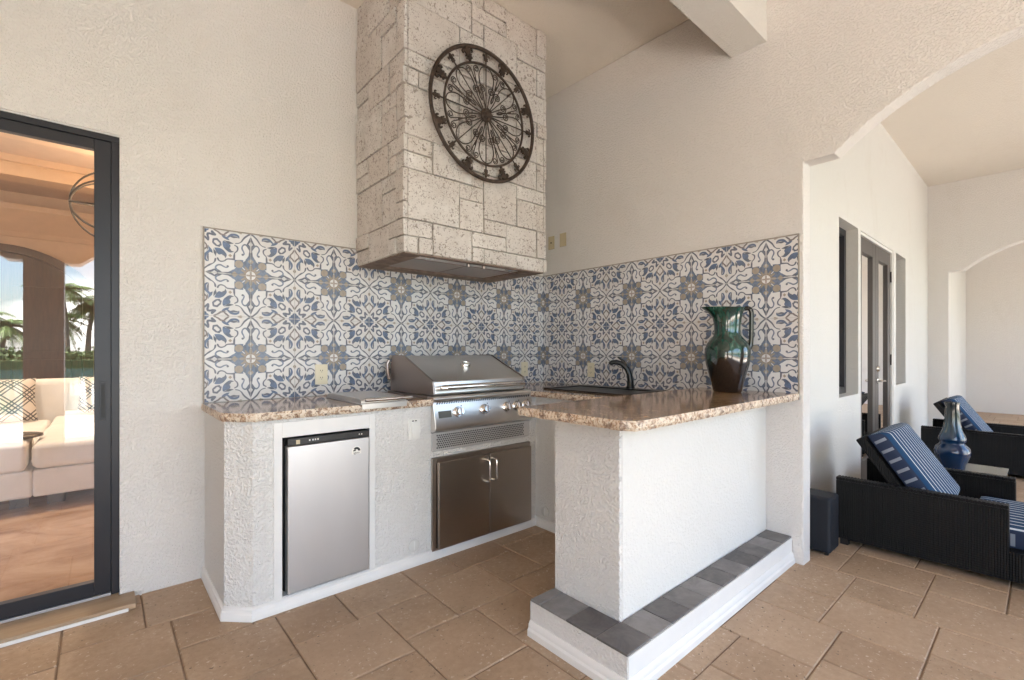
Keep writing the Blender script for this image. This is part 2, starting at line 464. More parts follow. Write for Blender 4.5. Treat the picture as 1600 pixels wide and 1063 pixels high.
# ------------------------------------------------------------------ mesh helpers
class MB:
    """Collects shapes in world coordinates; obj() links them as ONE mesh."""
    def __init__(s):
        s.v, s.f, s.mi = [], [], []
        s.k = 0
    def add(s, vs, fs, mi=None):
        o = len(s.v)
        s.v += [tuple(p) for p in vs]
        s.f += [tuple(i + o for i in f) for f in fs]
        s.mi += [s.k if mi is None else mi] * len(fs)
        return s
    def box(s, x0, x1, y0, y1, z0, z1, mi=None):
        x0, x1 = min(x0, x1), max(x0, x1)
        y0, y1 = min(y0, y1), max(y0, y1)
        z0, z1 = min(z0, z1), max(z0, z1)
        vs = [(x0, y0, z0), (x1, y0, z0), (x1, y1, z0), (x0, y1, z0), (x0, y0, z1), (x1, y0, z1), (x1, y1, z1), (x0, y1, z1)]
        fs = [(0, 3, 2, 1), (4, 5, 6, 7), (0, 1, 5, 4), (1, 2, 6, 5), (2, 3, 7, 6), (3, 0, 4, 7)]
        return s.add(vs, fs, mi)
    def prism(s, pts, a, b, axis='z', mi=None):
        """Polygon pts (2-D) extruded along axis from a to b. x: pts=(y,z); y: (x,z); z: (x,y)."""
        def P(p, t):
            return {'x': (t, p[0], p[1]), 'y': (p[0], t, p[1]), 'z': (p[0], p[1], t)}[axis]
        n = len(pts)
        vs = [P(p, a) for p in pts] + [P(p, b) for p in pts]
        fs = [tuple(range(n))[::-1], tuple(range(n, 2 * n))] + [(i, (i + 1) % n, n + (i + 1) % n, n + i) for i in range(n)]
        return s.add(vs, fs, mi)
    def lathe(s, prof, c, seg=32, mi=None, axis='z'):
        vs, fs = [], []
        for r, h in prof:
            for k in range(seg):
                a = 2 * PI * k / seg
                p = (r * math.cos(a), r * math.sin(a), h)
                if axis == 'y':
                    p = (p[0], -p[2], p[1])
                elif axis == 'x':
                    p = (p[2], p[0], p[1])
                vs.append((p[0] + c[0], p[1] + c[1], p[2] + c[2]))
        m = len(prof)
        for i in range(m - 1):
            for k in range(seg):
                k2 = (k + 1) % seg
                fs.append((i * seg + k, i * seg + k2, (i + 1) * seg + k2, (i + 1) * seg + k))
        fs.append(tuple(range(seg))[::-1])
        fs.append(tuple(range((m - 1) * seg, m * seg)))
        return s.add(vs, fs, mi)
    def tube(s, pts, r, seg=8, closed=False, mi=None):
        pts = [Vector(p) for p in pts]
        n = len(pts)
        rs = r if isinstance(r, (list, tuple)) else [r] * n
        vs, fs = [], []
        up = None
        for i, p in enumerate(pts):
            a = pts[(i - 1) % n] if (closed or i) else p
            b = pts[(i + 1) % n] if (closed or i < n - 1) else p
            t = (b - a).normalized()
            if up is None:
                up = t.orthogonal().normalized()
            else:
                up = (up - t * up.dot(t))
                up = up.normalized() if up.length > 1e-6 else t.orthogonal().normalized()
            q = t.cross(up)
            for k in range(seg):
                an = 2 * PI * k / seg
                vs.append(p + (up * math.cos(an) + q * math.sin(an)) * rs[i])
        m = n if closed else n - 1
        for i in range(m):
            j = (i + 1) % n
            for k in range(seg):
                k2 = (k + 1) % seg
                fs.append((i * seg + k, i * seg + k2, j * seg + k2, j * seg + k))
        if not closed:
            fs.append(tuple(range(seg))[::-1])
            fs.append(tuple(range((n - 1) * seg, n * seg)))
        return s.add(vs, fs, mi)

ORIGIN = {}
def meta(o, label=None, cat=None, group=None, kind=None):
    for k, v in (('label', label), ('category', cat), ('group', group), ('kind', kind)):
        if v:
            o[k] = v
    return o

def thing(name, loc, label, cat, group=None):
    o = bpy.data.objects.new(name, None)
    COL.objects.link(o)
    o.location = loc
    o.empty_display_size = 0.1
    ORIGIN[o] = Vector(loc)
    return meta(o, label, cat, group)

def link(name, me, parent=None, loc=(0, 0, 0)):
    o = bpy.data.objects.new(name, me)
    COL.objects.link(o)
    o.location = loc
    base = ORIGIN.get(parent, Vector((0, 0, 0))) if parent else Vector((0, 0, 0))
    ORIGIN[o] = base + Vector(loc)
    if parent:
        o.parent = parent
    return o

def obj(name, mb, mats, parent=None, smooth=False, bevel=0.0, seg=2, at=None, angle=35):
    """World-space shapes -> one mesh object (verts stored relative to the parent, or to `at`)."""
    base = ORIGIN.get(parent, Vector((0, 0, 0))) if parent else Vector((0, 0, 0))
    loc = Vector(at) if at else base
    me = bpy.data.meshes.new(name)
    me.from_pydata([tuple(Vector(p) - loc) for p in mb.v], [], mb.f)
    for m in (mats if isinstance(mats, (list, tuple)) else [mats]):
        me.materials.append(m)
    me.polygons.foreach_set('material_index', mb.mi)
    bm = bmesh.new()
    bm.from_mesh(me)
    bmesh.ops.recalc_face_normals(bm, faces=bm.faces)
    bm.to_mesh(me)
    bm.free()
    if smooth:
        me.polygons.foreach_set('use_smooth', [True] * len(me.polygons))
        try:
            me.set_sharp_from_angle(angle=R(angle))
        except Exception:
            pass
    me.update()
    o = link(name, me, parent, loc - base)
    if bevel:
        b = o.modifiers.new('bevel', 'BEVEL')
        b.width = bevel
        b.segments = seg
        b.limit_method = 'ANGLE'
        b.angle_limit = R(40)
        if not smooth:
            me.polygons.foreach_set('use_smooth', [True] * len(me.polygons))
            b.harden_normals = True
    return o

def struct(name, mb, mats, parent=None, **kw):
    o = obj(name, mb, mats, parent, **kw)
    o['kind'] = 'structure'
    return o

def copies(o, locs, parent):
    for l in locs:
        c = o.copy()
        COL.objects.link(c)
        c.location = l
        c.parent = parent

# projection, used only to choose which floor tiles lie inside the frame
FW = Vector((math.sin(TH), math.cos(TH), 0)); RT = Vector((math.cos(TH), -math.sin(TH), 0)); CL = Vector(cam.location)
def proj(p):
    q = Vector(p) - CL
    z = q.dot(FW)
    if z < 0.1:
        return None
    return (800 + 734.5 * q.dot(RT) / z, 547 - 734.5 * q.z / z)

# ------------------------------------------------------------------ the architecture
H, CEIL = 0.905, 3.345
SOUTH = -5.0
WEST = -7.0

def arc_pts(yc, half, z_spring, n=20, notch=0.145):
    """Springing notch + segmental arch, from one jamb to the other (horizontal coordinate, z)."""
    a = half - notch
    th = R(42.6)
    r = a / math.sin(th)
    zc = z_spring - r * math.cos(th)
    pts = [(yc - half, z_spring), (yc - a, z_spring + 0.001)]
    for i in range(1, n):
        t = -th + 2 * th * i / n
        pts.append((yc + r * math.sin(t), zc + r * math.cos(t)))
    pts += [(yc + a, z_spring + 0.001), (yc + half, z_spring)]
    return pts

def arched_wall(mb, axis, a, b, openings, lo, hi, z0=-0.06, z1=CEIL):
    """Wall panel with arched openings [(centre, half width, spring)], built as piers plus spandrels."""
    out = [(lo, z0)]
    for c, hw, zs in openings:
        out += [(c - hw, z0)] + arc_pts(c, hw, zs) + [(c + hw, z0)]
    out += [(hi, z0), (hi, z1), (lo, z1)]
    mb.prism(out, a, b, axis)

def weld(o):
    bm = bmesh.new()
    bm.from_mesh(o.data)
    bmesh.ops.remove_doubles(bm, verts=bm.verts, dist=0.0004)
    # drop faces buried between neighbouring prisms
    seen = {}
    for f in bm.faces:
        k = tuple(sorted(v.index for v in f.verts))
        seen.setdefault(k, []).append(f)
    bmesh.ops.delete(bm, geom=[f for l in seen.values() if len(l) > 1 for f in l], context='FACES_ONLY')
    bm.to_mesh(o.data)
    bm.free()

DX0, DX1 = -5.45, -2.827
# wall A: behind the grill, with the sliding door's opening
mb = MB()
mb.prism([(WEST, -0.06), (DX0, -0.06), (DX0, 2.195), (DX1, 2.195), (DX1, -0.06), (0.11, -0.06), (0.11, CEIL), (WEST, CEIL)], 0, 0.2, 'y')
o = struct('wall', mb, M['stucco'])
meta(o, 'cream stucco wall behind the grill with the sliding glass door')
# wall B: right side, with the big arch
mb = MB()
arched_wall(mb, 'x', 0.0, 0.11, [(-3.024, 1.014, 2.211)], SOUTH, 0.0)
o = struct('wall', mb, M['stucco'])
b = o.modifiers.new('bevel', 'BEVEL'); b.width = 0.008; b.segments = 3; b.limit_method = 'ANGLE'; b.angle_limit = R(50)
meta(o, 'cream stucco wall behind the sink ending in an arched opening')
# door wall of the next bay (openings for two windows and the french door)
YD = -1.84
mb = MB()
xs = [0.11, 1.345, 1.895, 1.976, 3.256, 3.38, 3.883, 9.72]
mb.box(xs[0], xs[1], YD, YD + 0.18, -0.06, CEIL)
mb.box(xs[2], xs[3], YD, YD + 0.18, -0.06, CEIL)
mb.box(xs[4], xs[5], YD, YD + 0.18, -0.06, CEIL)
mb.box(xs[6], xs[7], YD, YD + 0.18, -0.06, CEIL)
for a_, b_, lo in ((1, 2, 0.813), (3, 4, None), (5, 6, 0.811)):
    mb.box(xs[a_], xs[b_], YD, YD + 0.18, 2.2, CEIL)
    if lo:
        mb.box(xs[a_], xs[b_], YD, YD + 0.18, -0.06, lo)
o = struct('wall', mb, M['stucco_fine'])
weld(o)
meta(o, 'white stucco wall with the dark french doors beyond the arch')
XE = 5.37
mb = MB()
arched_wall(mb, 'x', XE, XE + 0.2, [(-3.054, 1.014, 2.205)], SOUTH, YD)
o = struct('wall', mb, M['stucco'])
meta(o, 'far stucco wall with a second arched opening')
mb = MB()
mb.box(9.72, 9.9, SOUTH, YD + 0.18, -0.06, CEIL)
o = struct('wall', mb, M['stucco'])
meta(o, 'plain stucco wall closing the farthest bay')
# outer side behind the camera: columns and arches open to the garden
mb = MB()
arched_wall(mb, 'y', SOUTH - 0.3, SOUTH, [(-5.13, 1.55, 2.25), (-1.73, 1.5, 2.25), (2.75, 1.75, 2.2), (7.6, 1.5, 2.2)], WEST, 9.9)
o = struct('wall', mb, M['stucco'])
meta(o, 'outer stucco wall of arches facing the garden')
mb = MB()
arched_wall(mb, 'x', WEST - 0.2, WEST, [(-3.9, 0.40, 2.25)], SOUTH - 0.3, 0.2)  # unseen arch added to let fill light in from the west
o = struct('wall', mb, M['stucco'])
meta(o, 'unseen side stucco wall left of the sliding door with an arch added for fill light')
mb = MB()
mb.box(WEST - 0.2, 9.9, SOUTH - 0.9, 0.2, CEIL, CEIL + 0.2)
o = struct('ceiling', mb, M['ceiling'])
# beam crossing the kitchen bay
mb = MB()
mb.box(WEST, 0.0, -1.82, -1.62, 2.962, CEIL)
o = struct('ceiling_beam', mb, M['stucco_fine'])

# ------------------------------------------------------------------ floor: two-size pinwheel of stone tiles
A_, B_ = 0.352, 0.267
GX, GY = -1.96, -1.519
mb = MB()
mb.box(WEST, 9.8, SOUTH - 0.3, 0.05, -0.06, -0.0055)
floor = struct('floor', mb, M['grout'])

def clip_rect(x0, x1, y0, y1):
    if x0 >= 0.05:
        y1 = min(y1, YD + 0.05)
    else:
        y1 = min(y1, 0.04)
    y0 = max(y0, SOUTH - 0.28)
    x0 = max(x0, WEST)
    x1 = min(x1, 9.75)
    return (x0, x1, y0, y1) if (x1 - x0 > 0.03 and y1 - y0 > 0.03) else None

tiles = []
for i in range(-45, 60):
    for j in range(-45, 60):
        bx = GX + i * A_ + j * B_
        by = GY - i * B_ + j * A_
        for (x0, x1, y0, y1) in ((bx, bx + A_, by, by + A_), (bx, bx + B_, by + A_, by + A_ + B_)):
            if x1 < WEST or x0 > 9.75 or y1 < SOUTH - 0.3 or y0 > 0.04:
                continue
            r = clip_rect(x0, x1, y0, y1)
            if r:
                tiles.append(r)
def in_frame(r):
    pts = [proj((x, y, 0)) for x in (r[0], (r[0] + r[1]) / 2, r[1]) for y in (r[2], (r[2] + r[3]) / 2, r[3])]
    return any(p and -10 < p[0] < 1610 and 600 < p[1] < 1075 for p in pts)
def dist(r):
    return math.hypot((r[0] + r[1]) / 2 - CL.x, (r[2] + r[3]) / 2 - CL.y)
vis = sorted([r for r in tiles if in_frame(r)], key=dist)
near, rest = vis[:285], vis[285:] + [r for r in tiles if not in_frame(r)]
g = 0.0027
cache = {}
def tile_mesh(w_, h_):
    k = (round(w_, 3), round(h_, 3))
    if k not in cache:
        c = 0.0035
        hw, hh = w_ / 2 - g, h_ / 2 - g
        vs = [(-hw, -hh, -0.012), (hw, -hh, -0.012), (hw, hh, -0.012), (-hw, hh, -0.012),
              (-hw, -hh, -c), (hw, -hh, -c), (hw, hh, -c), (-hw, hh, -c),
              (-hw + c, -hh + c, 0), (hw - c, -hh + c, 0), (hw - c, hh - c, 0), (-hw + c, hh - c, 0)]
        fs = [(8, 9, 10, 11)]
        for q in (0, 4):
            fs += [(q + a, q + (a + 1) % 4, q + 4 + (a + 1) % 4, q + 4 + a) for a in range(4)]
        me = bpy.data.meshes.new('floor_tile')
        me.from_pydata(vs, [], fs)
        me.materials.append(M['floor_tile'])
        cache[k] = me
    return cache[k]
for r in near:
    o = bpy.data.objects.new('floor_tile', tile_mesh(r[1] - r[0], r[3] - r[2]))
    COL.objects.link(o)
    o.location = ((r[0] + r[1]) / 2, (r[2] + r[3]) / 2, random.uniform(-0.001, 0.0006))
    o.rotation_euler = (random.uniform(-0.0016, 0.0016), random.uniform(-0.0016, 0.0016), 0)
    o.parent = floor
mb = MB()
for r in rest:
    mb.box(r[0] + g, r[1] - g, r[2] + g, r[3] - g, -0.012, -0.0005)
o = obj('floor_tiles_beyond', mb, M['floor_tile'], floor)
o.name = 'distant_floor_tile'
o['kind'] = 'stuff'

# stone threshold strip in front of the sliding door
mb = MB()
mb.prism([(-5.5, -0.150), (-2.772, -0.150), (-2.772, -0.004), (-2.83, -0.004), (-2.83, 0.16), (-5.5, 0.16)], 0.001, 0.028, 'z')
th_ = struct('door_sill', mb, M['sill'], bevel=0.005)
mb = MB()
mb.box(-5.5, -2.80, -0.156, -0.151, 0.0, 0.014)
obj('grout_bead', mb, M['white'], th_)

# ------------------------------------------------------------------ patterned backsplash tiles
T = 0.455
def make_pattern(N=320):
    yy, xx = np.mgrid[0:N, 0:N]
    P = (xx + 0.5) / N
    Q = (yy + 0.5) / N
    rng = np.random.default_rng(3)
    def smooth_noise(k):
        g_ = rng.random((k + 2, k + 2))
        fx, fy = P * k, Q * k
        ix, iy = fx.astype(int), fy.astype(int)
        tx, ty = fx - ix, fy - iy
        tx, ty = tx * tx * (3 - 2 * tx), ty * ty * (3 - 2 * ty)
        return (g_[iy, ix] * (1 - tx) + g_[iy, ix + 1] * tx) * (1 - ty) + (g_[iy + 1, ix] * (1 - tx) + g_[iy + 1, ix + 1] * tx) * ty
    wash = 0.6 * smooth_noise(9) + 0.4 * smooth_noise(30)
    wob = (smooth_noise(14) - 0.5) * 0.012
    img = np.empty((N, N, 3))
    img[:] = (0.70, 0.695, 0.70)
    img *= (0.96 + 0.06 * smooth_noise(12))[..., None]
    AA = 0.8 / N
    def blend(mask, col, var=0.0):
        c = np.array(col)[None, None, :] * (1 + var * (wash - 0.5) * 2)[..., None]
        img[:] = img * (1 - mask[..., None]) + np.clip(c, 0, 1) * mask[..., None]
    def cat(pts, n=8):
        pts = [np.array(p, float) for p in pts]
        pp = [2 * pts[0] - pts[1]] + pts + [2 * pts[-1] - pts[-2]]
        out = []
        for i in range(1, len(pp) - 2):
            for k in range(n):
                t = k / n
                a, b_, c, d_ = pp[i - 1:i + 3]
                out.append(0.5 * ((2 * b_) + (c - a) * t + (2 * a - 5 * b_ + 4 * c - d_) * t * t + (3 * b_ - a - 3 * c + d_) * t ** 3))
        out.append(pts[-1])
        return np.array(out)
    def segdist(pts, closed=False):
        D = np.full((N, N), 9.0)
        n = len(pts)
        for i in range(n if closed else n - 1):
            a, b_ = pts[i], pts[(i + 1) % n]
            ab = b_ - a
            L = (ab ** 2).sum() + 1e-12
            t = np.clip(((P - a[0]) * ab[0] + (Q - a[1]) * ab[1]) / L, 0, 1)
            D = np.minimum(D, np.hypot(P - a[0] - t * ab[0], Q - a[1] - t * ab[1]))
        return D
    def inside(pts):
        m = np.zeros((N, N), bool)
        n = len(pts)
        for i in range(n):
            (x1, y1), (x2, y2) = pts[i], pts[(i + 1) % n]
            c = ((y1 > Q) != (y2 > Q)) & (P < (x2 - x1) * (Q - y1) / (y2 - y1 + 1e-12) + x1)
            m ^= c
        return m
    def both(pts):
        return [np.array(pts, float), np.array(pts, float)[:, ::-1]]
    def stroke(pts, w_, col, curve=True, closed=False, var=0.25):
        for p in both(pts):
            q = cat(p) if curve else p
            D = segdist(q, closed) + wob
            blend(np.clip((w_ / 2 - D) / AA + 0.5, 0, 1), col, var)
    def fill(pts, col, curve=False, var=0.35, sym=True):
        for p in (both(pts) if sym else [np.array(pts, float)]):
            q = cat(list(p) + [p[0]])[:-1] if curve else p
            D = segdist(q, True)
            sd = np.where(inside(q), D, -D) + wob
            blend(np.clip(sd / AA + 0.5, 0, 1), col, var)
    LINE = (0.085, 0.095, 0.138)
    BLUE = (0.068, 0.108, 0.20)
    MID = (0.115, 0.155, 0.235)
    TAN = (0.30, 0.25, 0.195)
    BRN = (0.26, 0.18, 0.13)
    PALE = (0.62, 0.55, 0.51)
    # warm tint inside the rosette's frame
    fill([(1, .10), (.90, .15), (.76, .25), (.70, .33), (.60, .29), (.45, .36), (.36, .36), (.36, .45), (.29, .60), (.33, .70), (.25, .76), (.15, .90), (.10, 1), (1, 1)], (0.665, 0.645, 0.635), sym=False, var=0.05)
    # star: square block, cardinal petals, tan rays, white boss
    fill([(0, 0), (.345, 0), (.345, .345), (0, .345)], MID, sym=False)
    fill([(.345, 0.0), (.345, .14), (.205, .345 * .42), (.345, .345 * .42)], MID)
    fill([(.15, 0), (.24, .155), (.345, .115), (.50, .02), (.50, 0)], MID, var=0.5)
    fill([(.30, .155), (.355, .10), (.355, .20)], (0.70, 0.695, 0.70), var=0.0)
    fill([(.215, .155), (.345, .155), (.345, .345), (.155, .345), (.155, .215)], BLUE, sym=False)
    for (cx_, cy_, rr) in ((.245, .245, .092),):
        D = np.hypot(P - cx_, Q - cy_)
        blend(np.clip((rr - D) / AA + .5, 0, 1), TAN, 0.3)
    fill([(.27, 0), (.335, .06), (.40, 0)], TAN)
    ang = np.arctan2(Q, P)
    rad = np.hypot(P, Q)
    ray = 0.185 + 0.05 * np.cos(ang * 12)
    blend(np.clip((ray - rad) / AA + .5, 0, 1), TAN, 0.3)
    stroke([(.125, .125), (.168, .168)], .022, (0.68, 0.66, 0.64), curve=False)
    blend(np.clip((.112 - rad) / AA + .5, 0, 1), BRN, 0.2)
    blend(np.clip((.096 - rad) / AA + .5, 0, 1), (0.70, 0.69, 0.69), 0.05)
    blend(np.clip((.008 - np.minimum(P, Q)) / AA + .5, 0, 1) * (rad < .085), BRN)
    # stem and fleur along the edge, S scroll
    fill([(.44, 0), (.47, .035), (.60, .022), (.66, .055), (.72, .095), (.80, .055), (.92, .0)], LINE, var=0.45)
    fill([(.70, 0), (.755, .042), (.82, 0)], (0.66, 0.65, 0.66), var=0.05)
    stroke([(.70, .06), (.735, .11), (.70, .165), (.63, .18), (.565, .15), (.505, .135), (.47, .165)], .034, MID, var=0.5)
    D = np.minimum(np.hypot(P - .482, Q - .165), np.hypot(Q - .482, P - .165))
    blend(np.clip((.026 - D) / AA + .5, 0, 1), LINE, .3)
    # frame strokes
    stroke([(1, .012), (.95, .075), (.90, .125), (.845, .165), (.79, .20), (.75, .25), (.735, .315)], .032, LINE)
    stroke([(.345, .348), (.42, .345), (.50, .335), (.55, .29), (.61, .27), (.66, .285), (.69, .335)], .032, LINE)
    for (cx_, cy_, rr, cc) in ((.43, .43, .032, TAN),):
        D = np.abs(P - cx_) + np.abs(Q - cy_)
        blend(np.clip((rr * 1.3 - D) / AA + .5, 0, 1), cc, .2)
    fill([(1, .16), (.975, .20), (1, .27)], TAN)
    # leaves
    fill([(.868, .235), (.925, .245), (.962, .30), (.968, .37), (.935, .44), (.87, .50), (.845, .475), (.885, .42), (.915, .36), (.912, .29)], BLUE, True, 0.55)
    fill([(.868, .235), (.90, .30), (.905, .37), (.88, .43), (.865, .36), (.872, .29)], LINE, True, 0.3)
    fill([(.53, .355), (.545, .41), (.60, .44), (.66, .425), (.70, .45), (.735, .52), (.755, .575), (.68, .585), (.60, .56), (.53, .50), (.505, .43)], BLUE, True, 0.55)
    fill([(.53, .355), (.55, .405), (.595, .43), (.56, .45), (.52, .42)], LINE, True, 0.3)
    fill([(.725, .365), (.772, .45), (.775, .56), (.735, .50), (.705, .46)], LINE, False, 0.5)
    fill([(.785, .435), (.835, .465), (.868, .50), (.885, .62), (.835, .565), (.80, .51)], BLUE, False, 0.5)
    fill([(.915, .46), (.872, .56), (.89, .615)], LINE)
    # hexagons on the diagonal, diamonds on the axes
    stroke([(.62, .655), (.70, .63), (.785, .70), (.77, .775), (.70, .785), (.635, .725)], .036, LINE, False, True)
    blend(np.clip((.02 - np.abs((P + Q) / 2 - .703) - np.abs(P - Q)) / AA, 0, 1), (0.70, 0.69, 0.70))
    stroke([(1, .46), (.955, .52), (.905, .565), (.915, .63), (.96, .68), (1, .755)], .032, (0.16, 0.13, 0.13), False)
    # chevrons and centre
    stroke([(.945, .805), (.885, .745), (.885, .80), (.895, .862)], .048, BLUE, False, var=.4)
    stroke([(.895, .885), (.75, .885), (.80, .945)], .040, LINE, False, var=.4)
    fill([(1, .855), (.965, .88), (.955, .91), (.92, .92), (.91, .955), (.88, .965), (.865, 1), (1, 1)], BLUE, sym=False, var=.6)
    # hairline joint edge
    e = np.minimum(np.minimum(P, 1 - P), np.minimum(Q, 1 - Q))
    blend(np.clip((0.005 - e) / AA, 0, 1) * 0.22, (0.33, 0.31, 0.31))
    return np.clip(img, 0, 1)

pat = make_pattern()
N_ = pat.shape[0]
img = bpy.data.images.new('encaustic_tile_print', N_, N_, float_buffer=True)
img.colorspace_settings.name = 'Linear Rec.709'
buf = np.ones((N_, N_, 4), np.float32)
buf[..., :3] = pat                    # row 0 = v 0
img.pixels.foreach_set(buf.ravel())
img.pack()

def m_encaustic():
    t = NT('printed_blue_tile')
    ti = t.n('TexImage', {'Vector': t.n('TexCoord').outputs['UV']}, image=img, extension='EXTEND')
    rnd = t.rnd()
    n = t.noise(t.pos(), 12, 4)
    c = t.mix(t.math('MULTIPLY', rnd, 0.10), ti.outputs[0], (0.42, 0.40, 0.40))
    c = t.mix(t.math('MULTIPLY', n, 0.10), c, (0.70, 0.68, 0.66))
    t.bs(Base_Color=c, Roughness=0.30, Specular_IOR_Level=0.4)
    return t.m
M['encaustic'] = m_encaustic()

tcache = {}
def bs_tile(u0, u1, v0, v1, plane):
    """Tile mesh whose printed face covers [u0,u1]x[v0,v1] of the motif, signs give the mirror."""
    k = (round(u0, 3), round(u1, 3), round(v0, 3), round(v1, 3), plane)
    if k in tcache:
        return tcache[k]
    w_, h_ = abs(u1 - u0) * T / 2, abs(v1 - v0) * T / 2
    gp, th, c = 0.0009, 0.009, 0.0015
    hw, hh = w_ / 2 - gp, h_ / 2 - gp
    ring = [(-1, -1), (1, -1), (1, 1), (-1, 1)]
    vs = []
    for (ins, dep) in ((0, 0.0), (0, th - c), (c, th)):
        for sx, sz in ring:
            a, z = sx * (hw - ins), sz * (hh - ins)
            vs.append((a, -dep, z) if plane == 'A' else (-dep, -a, z))
    fs = [(8, 9, 10, 11)] + [(q + i, q + (i + 1) % 4, q + 4 + (i + 1) % 4, q + 4 + i) for q in (0, 4) for i in range(4)]
    me = bpy.data.meshes.new('wall_tile')
    me.from_pydata(vs, [], fs)
    uv = me.uv_layers.new(name='UVMap')
    for p in me.polygons:
        for li in p.loop_indices:
            sx, sz = ring[me.loops[li].vertex_index % 4]
            uv.data[li].uv = (u0 + (u1 - u0) * (sx + 1) / 2, v0 + (v1 - v0) * (sz + 1) / 2)
    me.materials.append(M['encaustic'])
    tcache[k] = me
    return me

def backsplash(plane, length, label):
    loc = (0, 0, H)
    root = thing('tile_backsplash', loc, label, 'backsplash')
    mb = MB()
    if plane == 'A':
        mb.box(-length, -0.010, -0.0068, -0.0005, H, H + 2 * T)
    else:
        mb.box(-0.0068, -0.0005, -length, 0, H, H + 2 * T)
    obj('grout_bed', mb, M['tile_grout'], root)
    nc = math.ceil(length / (T / 2))
    for c in range(nc):
        s0 = c * T / 2
        s1 = min(s0 + T / 2, length)
        f = (s1 - s0) / (T / 2)
        # along the wall away from the corner: even columns run star -> rosette
        ua, ub = (0, f) if c % 2 == 0 else (1, 1 - f)
        if plane == 'A':
            u0, u1 = ub, ua                       # world +x goes towards the corner
        else:
            u0, u1 = ua, ub
        for r in range(4):
            v0, v1 = (1, 0) if r % 2 == 0 else (0, 1)
            me = bs_tile(u0, u1, v0, v1, plane)
            o = bpy.data.objects.new('wall_tile', me)
            COL.objects.link(o)
            mid = (s0 + s1) / 2
            zc = r * T / 2 + T / 4
            jit = random.uniform(-0.0004, 0.0004)
            o.location = (-mid, jit, zc) if plane == 'A' else (jit, -mid, zc)
            o.rotation_euler = (random.uniform(-0.0016, 0.0016), random.uniform(-0.0010, 0.0010), random.uniform(-0.0016, 0.0016))
            o.parent = root
    mb = MB()
    if plane == 'A':
        mb.box(-length - 0.006, -0.010, -0.0105, -0.0005, H + 2 * T + 0.0005, H + 2 * T + 0.006)
        mb.box(-length - 0.006, -length - 0.0005, -0.0105, -0.0005, H, H + 2 * T)
    else:
        mb.box(-0.0105, -0.0005, -length - 0.006, -0.011, H + 2 * T + 0.0005, H + 2 * T + 0.006)
        mb.box(-0.0105, -0.0005, -length - 0.006, -length - 0.0005, H, H + 2 * T)
    obj('edge_trim', mb, M['tile_trim'], root)
    return root
backsplash('A', 2.49, 'blue and white star tiled backsplash behind the grill on the left wall')
backsplash('B', 1.985, 'blue and white star tiled backsplash behind the sink and green pitcher')

# ------------------------------------------------------------------ L-shaped masonry counter
def outline_off(pts, d_):
    """Offset an open polyline of the plan to its left side by d_ (mitred)."""
    out = []
    n = len(pts)
    for i in range(n):
        p = Vector(pts[i])
        ns = []
        if i > 0:
            e = (Vector(pts[i]) - Vector(pts[i - 1])).normalized(); ns.append(Vector((e.y, -e.x)))
        if i < n - 1:
            e = (Vector(pts[i + 1]) - Vector(pts[i])).normalized(); ns.append(Vector((e.y, -e.x)))
        if len(ns) == 1:
            q = p + ns[0] * d_
        else:
            m = (ns[0] + ns[1]).normalized()
            q = p + m * (d_ / max(0.2, m.dot(ns[0])))
        out.append((q.x, q.y))
    return out

def moulding(mb, path, prof):
    """Sweep a (outward, z) profile along a plan polyline."""
    rows = []
    for (d_, z) in prof:
        rows.append([(x, y, z) for x, y in outline_off(path, d_)])
    n = len(path)
    vs = [p for r in rows for p in r]
    fs = []
    m = len(rows)
    for i in range(m - 1):
        for k in range(n - 1):
            fs.append((i * n + k, i * n + k + 1, (i + 1) * n + k + 1, (i + 1) * n + k))
    fs.append(tuple(i * n for i in range(m)))
    fs.append(tuple(i * n + n - 1 for i in range(m))[::-1])
    for k in range(n - 1):
        fs.append((k, k + 1, (m - 1) * n + k + 1, (m - 1) * n + k))
    mb.add(vs, fs)

kit = thing('masonry_counter', (-1.6, -0.3, 0), 'white stucco L shaped counter under brown granite holding the fridge and grill', 'counter')
YF = -0.605
FX0, FX1, FZ0, FZ1 = -2.277, -1.864, 0.062, 0.783    # fridge niche
GX0, GX1 = -1.50, -0.737                              # grill
mb = MB()
TOP = 0.868
# left end block with chamfer up to the niche
mb.prism([(-2.488, -0.003), (-2.488, -0.515), (-2.396, YF), (FX0, YF), (FX0, -0.003)], 0, TOP, 'z')
mb.box(FX0, FX1, YF, -0.003, FZ1, TOP)
mb.box(FX0, FX1, YF, -0.003, 0, FZ0)
mb.box(FX1, GX0 + 0.003, YF, -0.003, 0, TOP)
mb.box(FX0, FX1, -0.06, -0.003, FZ0, FZ1)
# below / around grill
mb.box(GX0 + 0.003, GX1 - 0.003, YF, -0.003, 0, 0.045)
mb.box(GX0 + 0.003, GX1 - 0.003, YF, -0.003, 0.572, 0.606)
mb.box(GX0 + 0.003, GX1 - 0.003, -0.05, -0.003, 0.606, TOP)
mb.box(GX1 - 0.003, -0.68, YF, -0.003, 0, TOP)
mb.box(-0.68, -0.003, -1.468, -0.003, 0, TOP)
obj('base', mb, M['stucco_white'], kit)
# baseboard
mb = MB()
path = [(-2.488, 0.0), (-2.488, -0.515), (-2.396, YF), (-0.68, YF), (-0.68, -1.46)]
moulding(mb, path, [(-0.004, 0.0), (0.016, 0.0), (0.016, 0.030), (0.011, 0.036), (0.011, 0.050), (0.004, 0.058), (-0.004, 0.058)])
obj('baseboard', mb, M['white'], kit, bevel=0.0015)
# niche trim frame
mb = MB()
a0, a1, z0, z1 = -2.312, -1.832, 0.058, 0.852
mb.box(a0, FX0, YF - 0.006, YF + 0.01, z0, z1)
mb.box(FX1, a1, YF - 0.006, YF + 0.01, z0, z1)
mb.box(FX0, FX1, YF - 0.006, YF + 0.01, FZ1, z1)
obj('niche_trim', mb, M['white'], kit, bevel=0.0015)

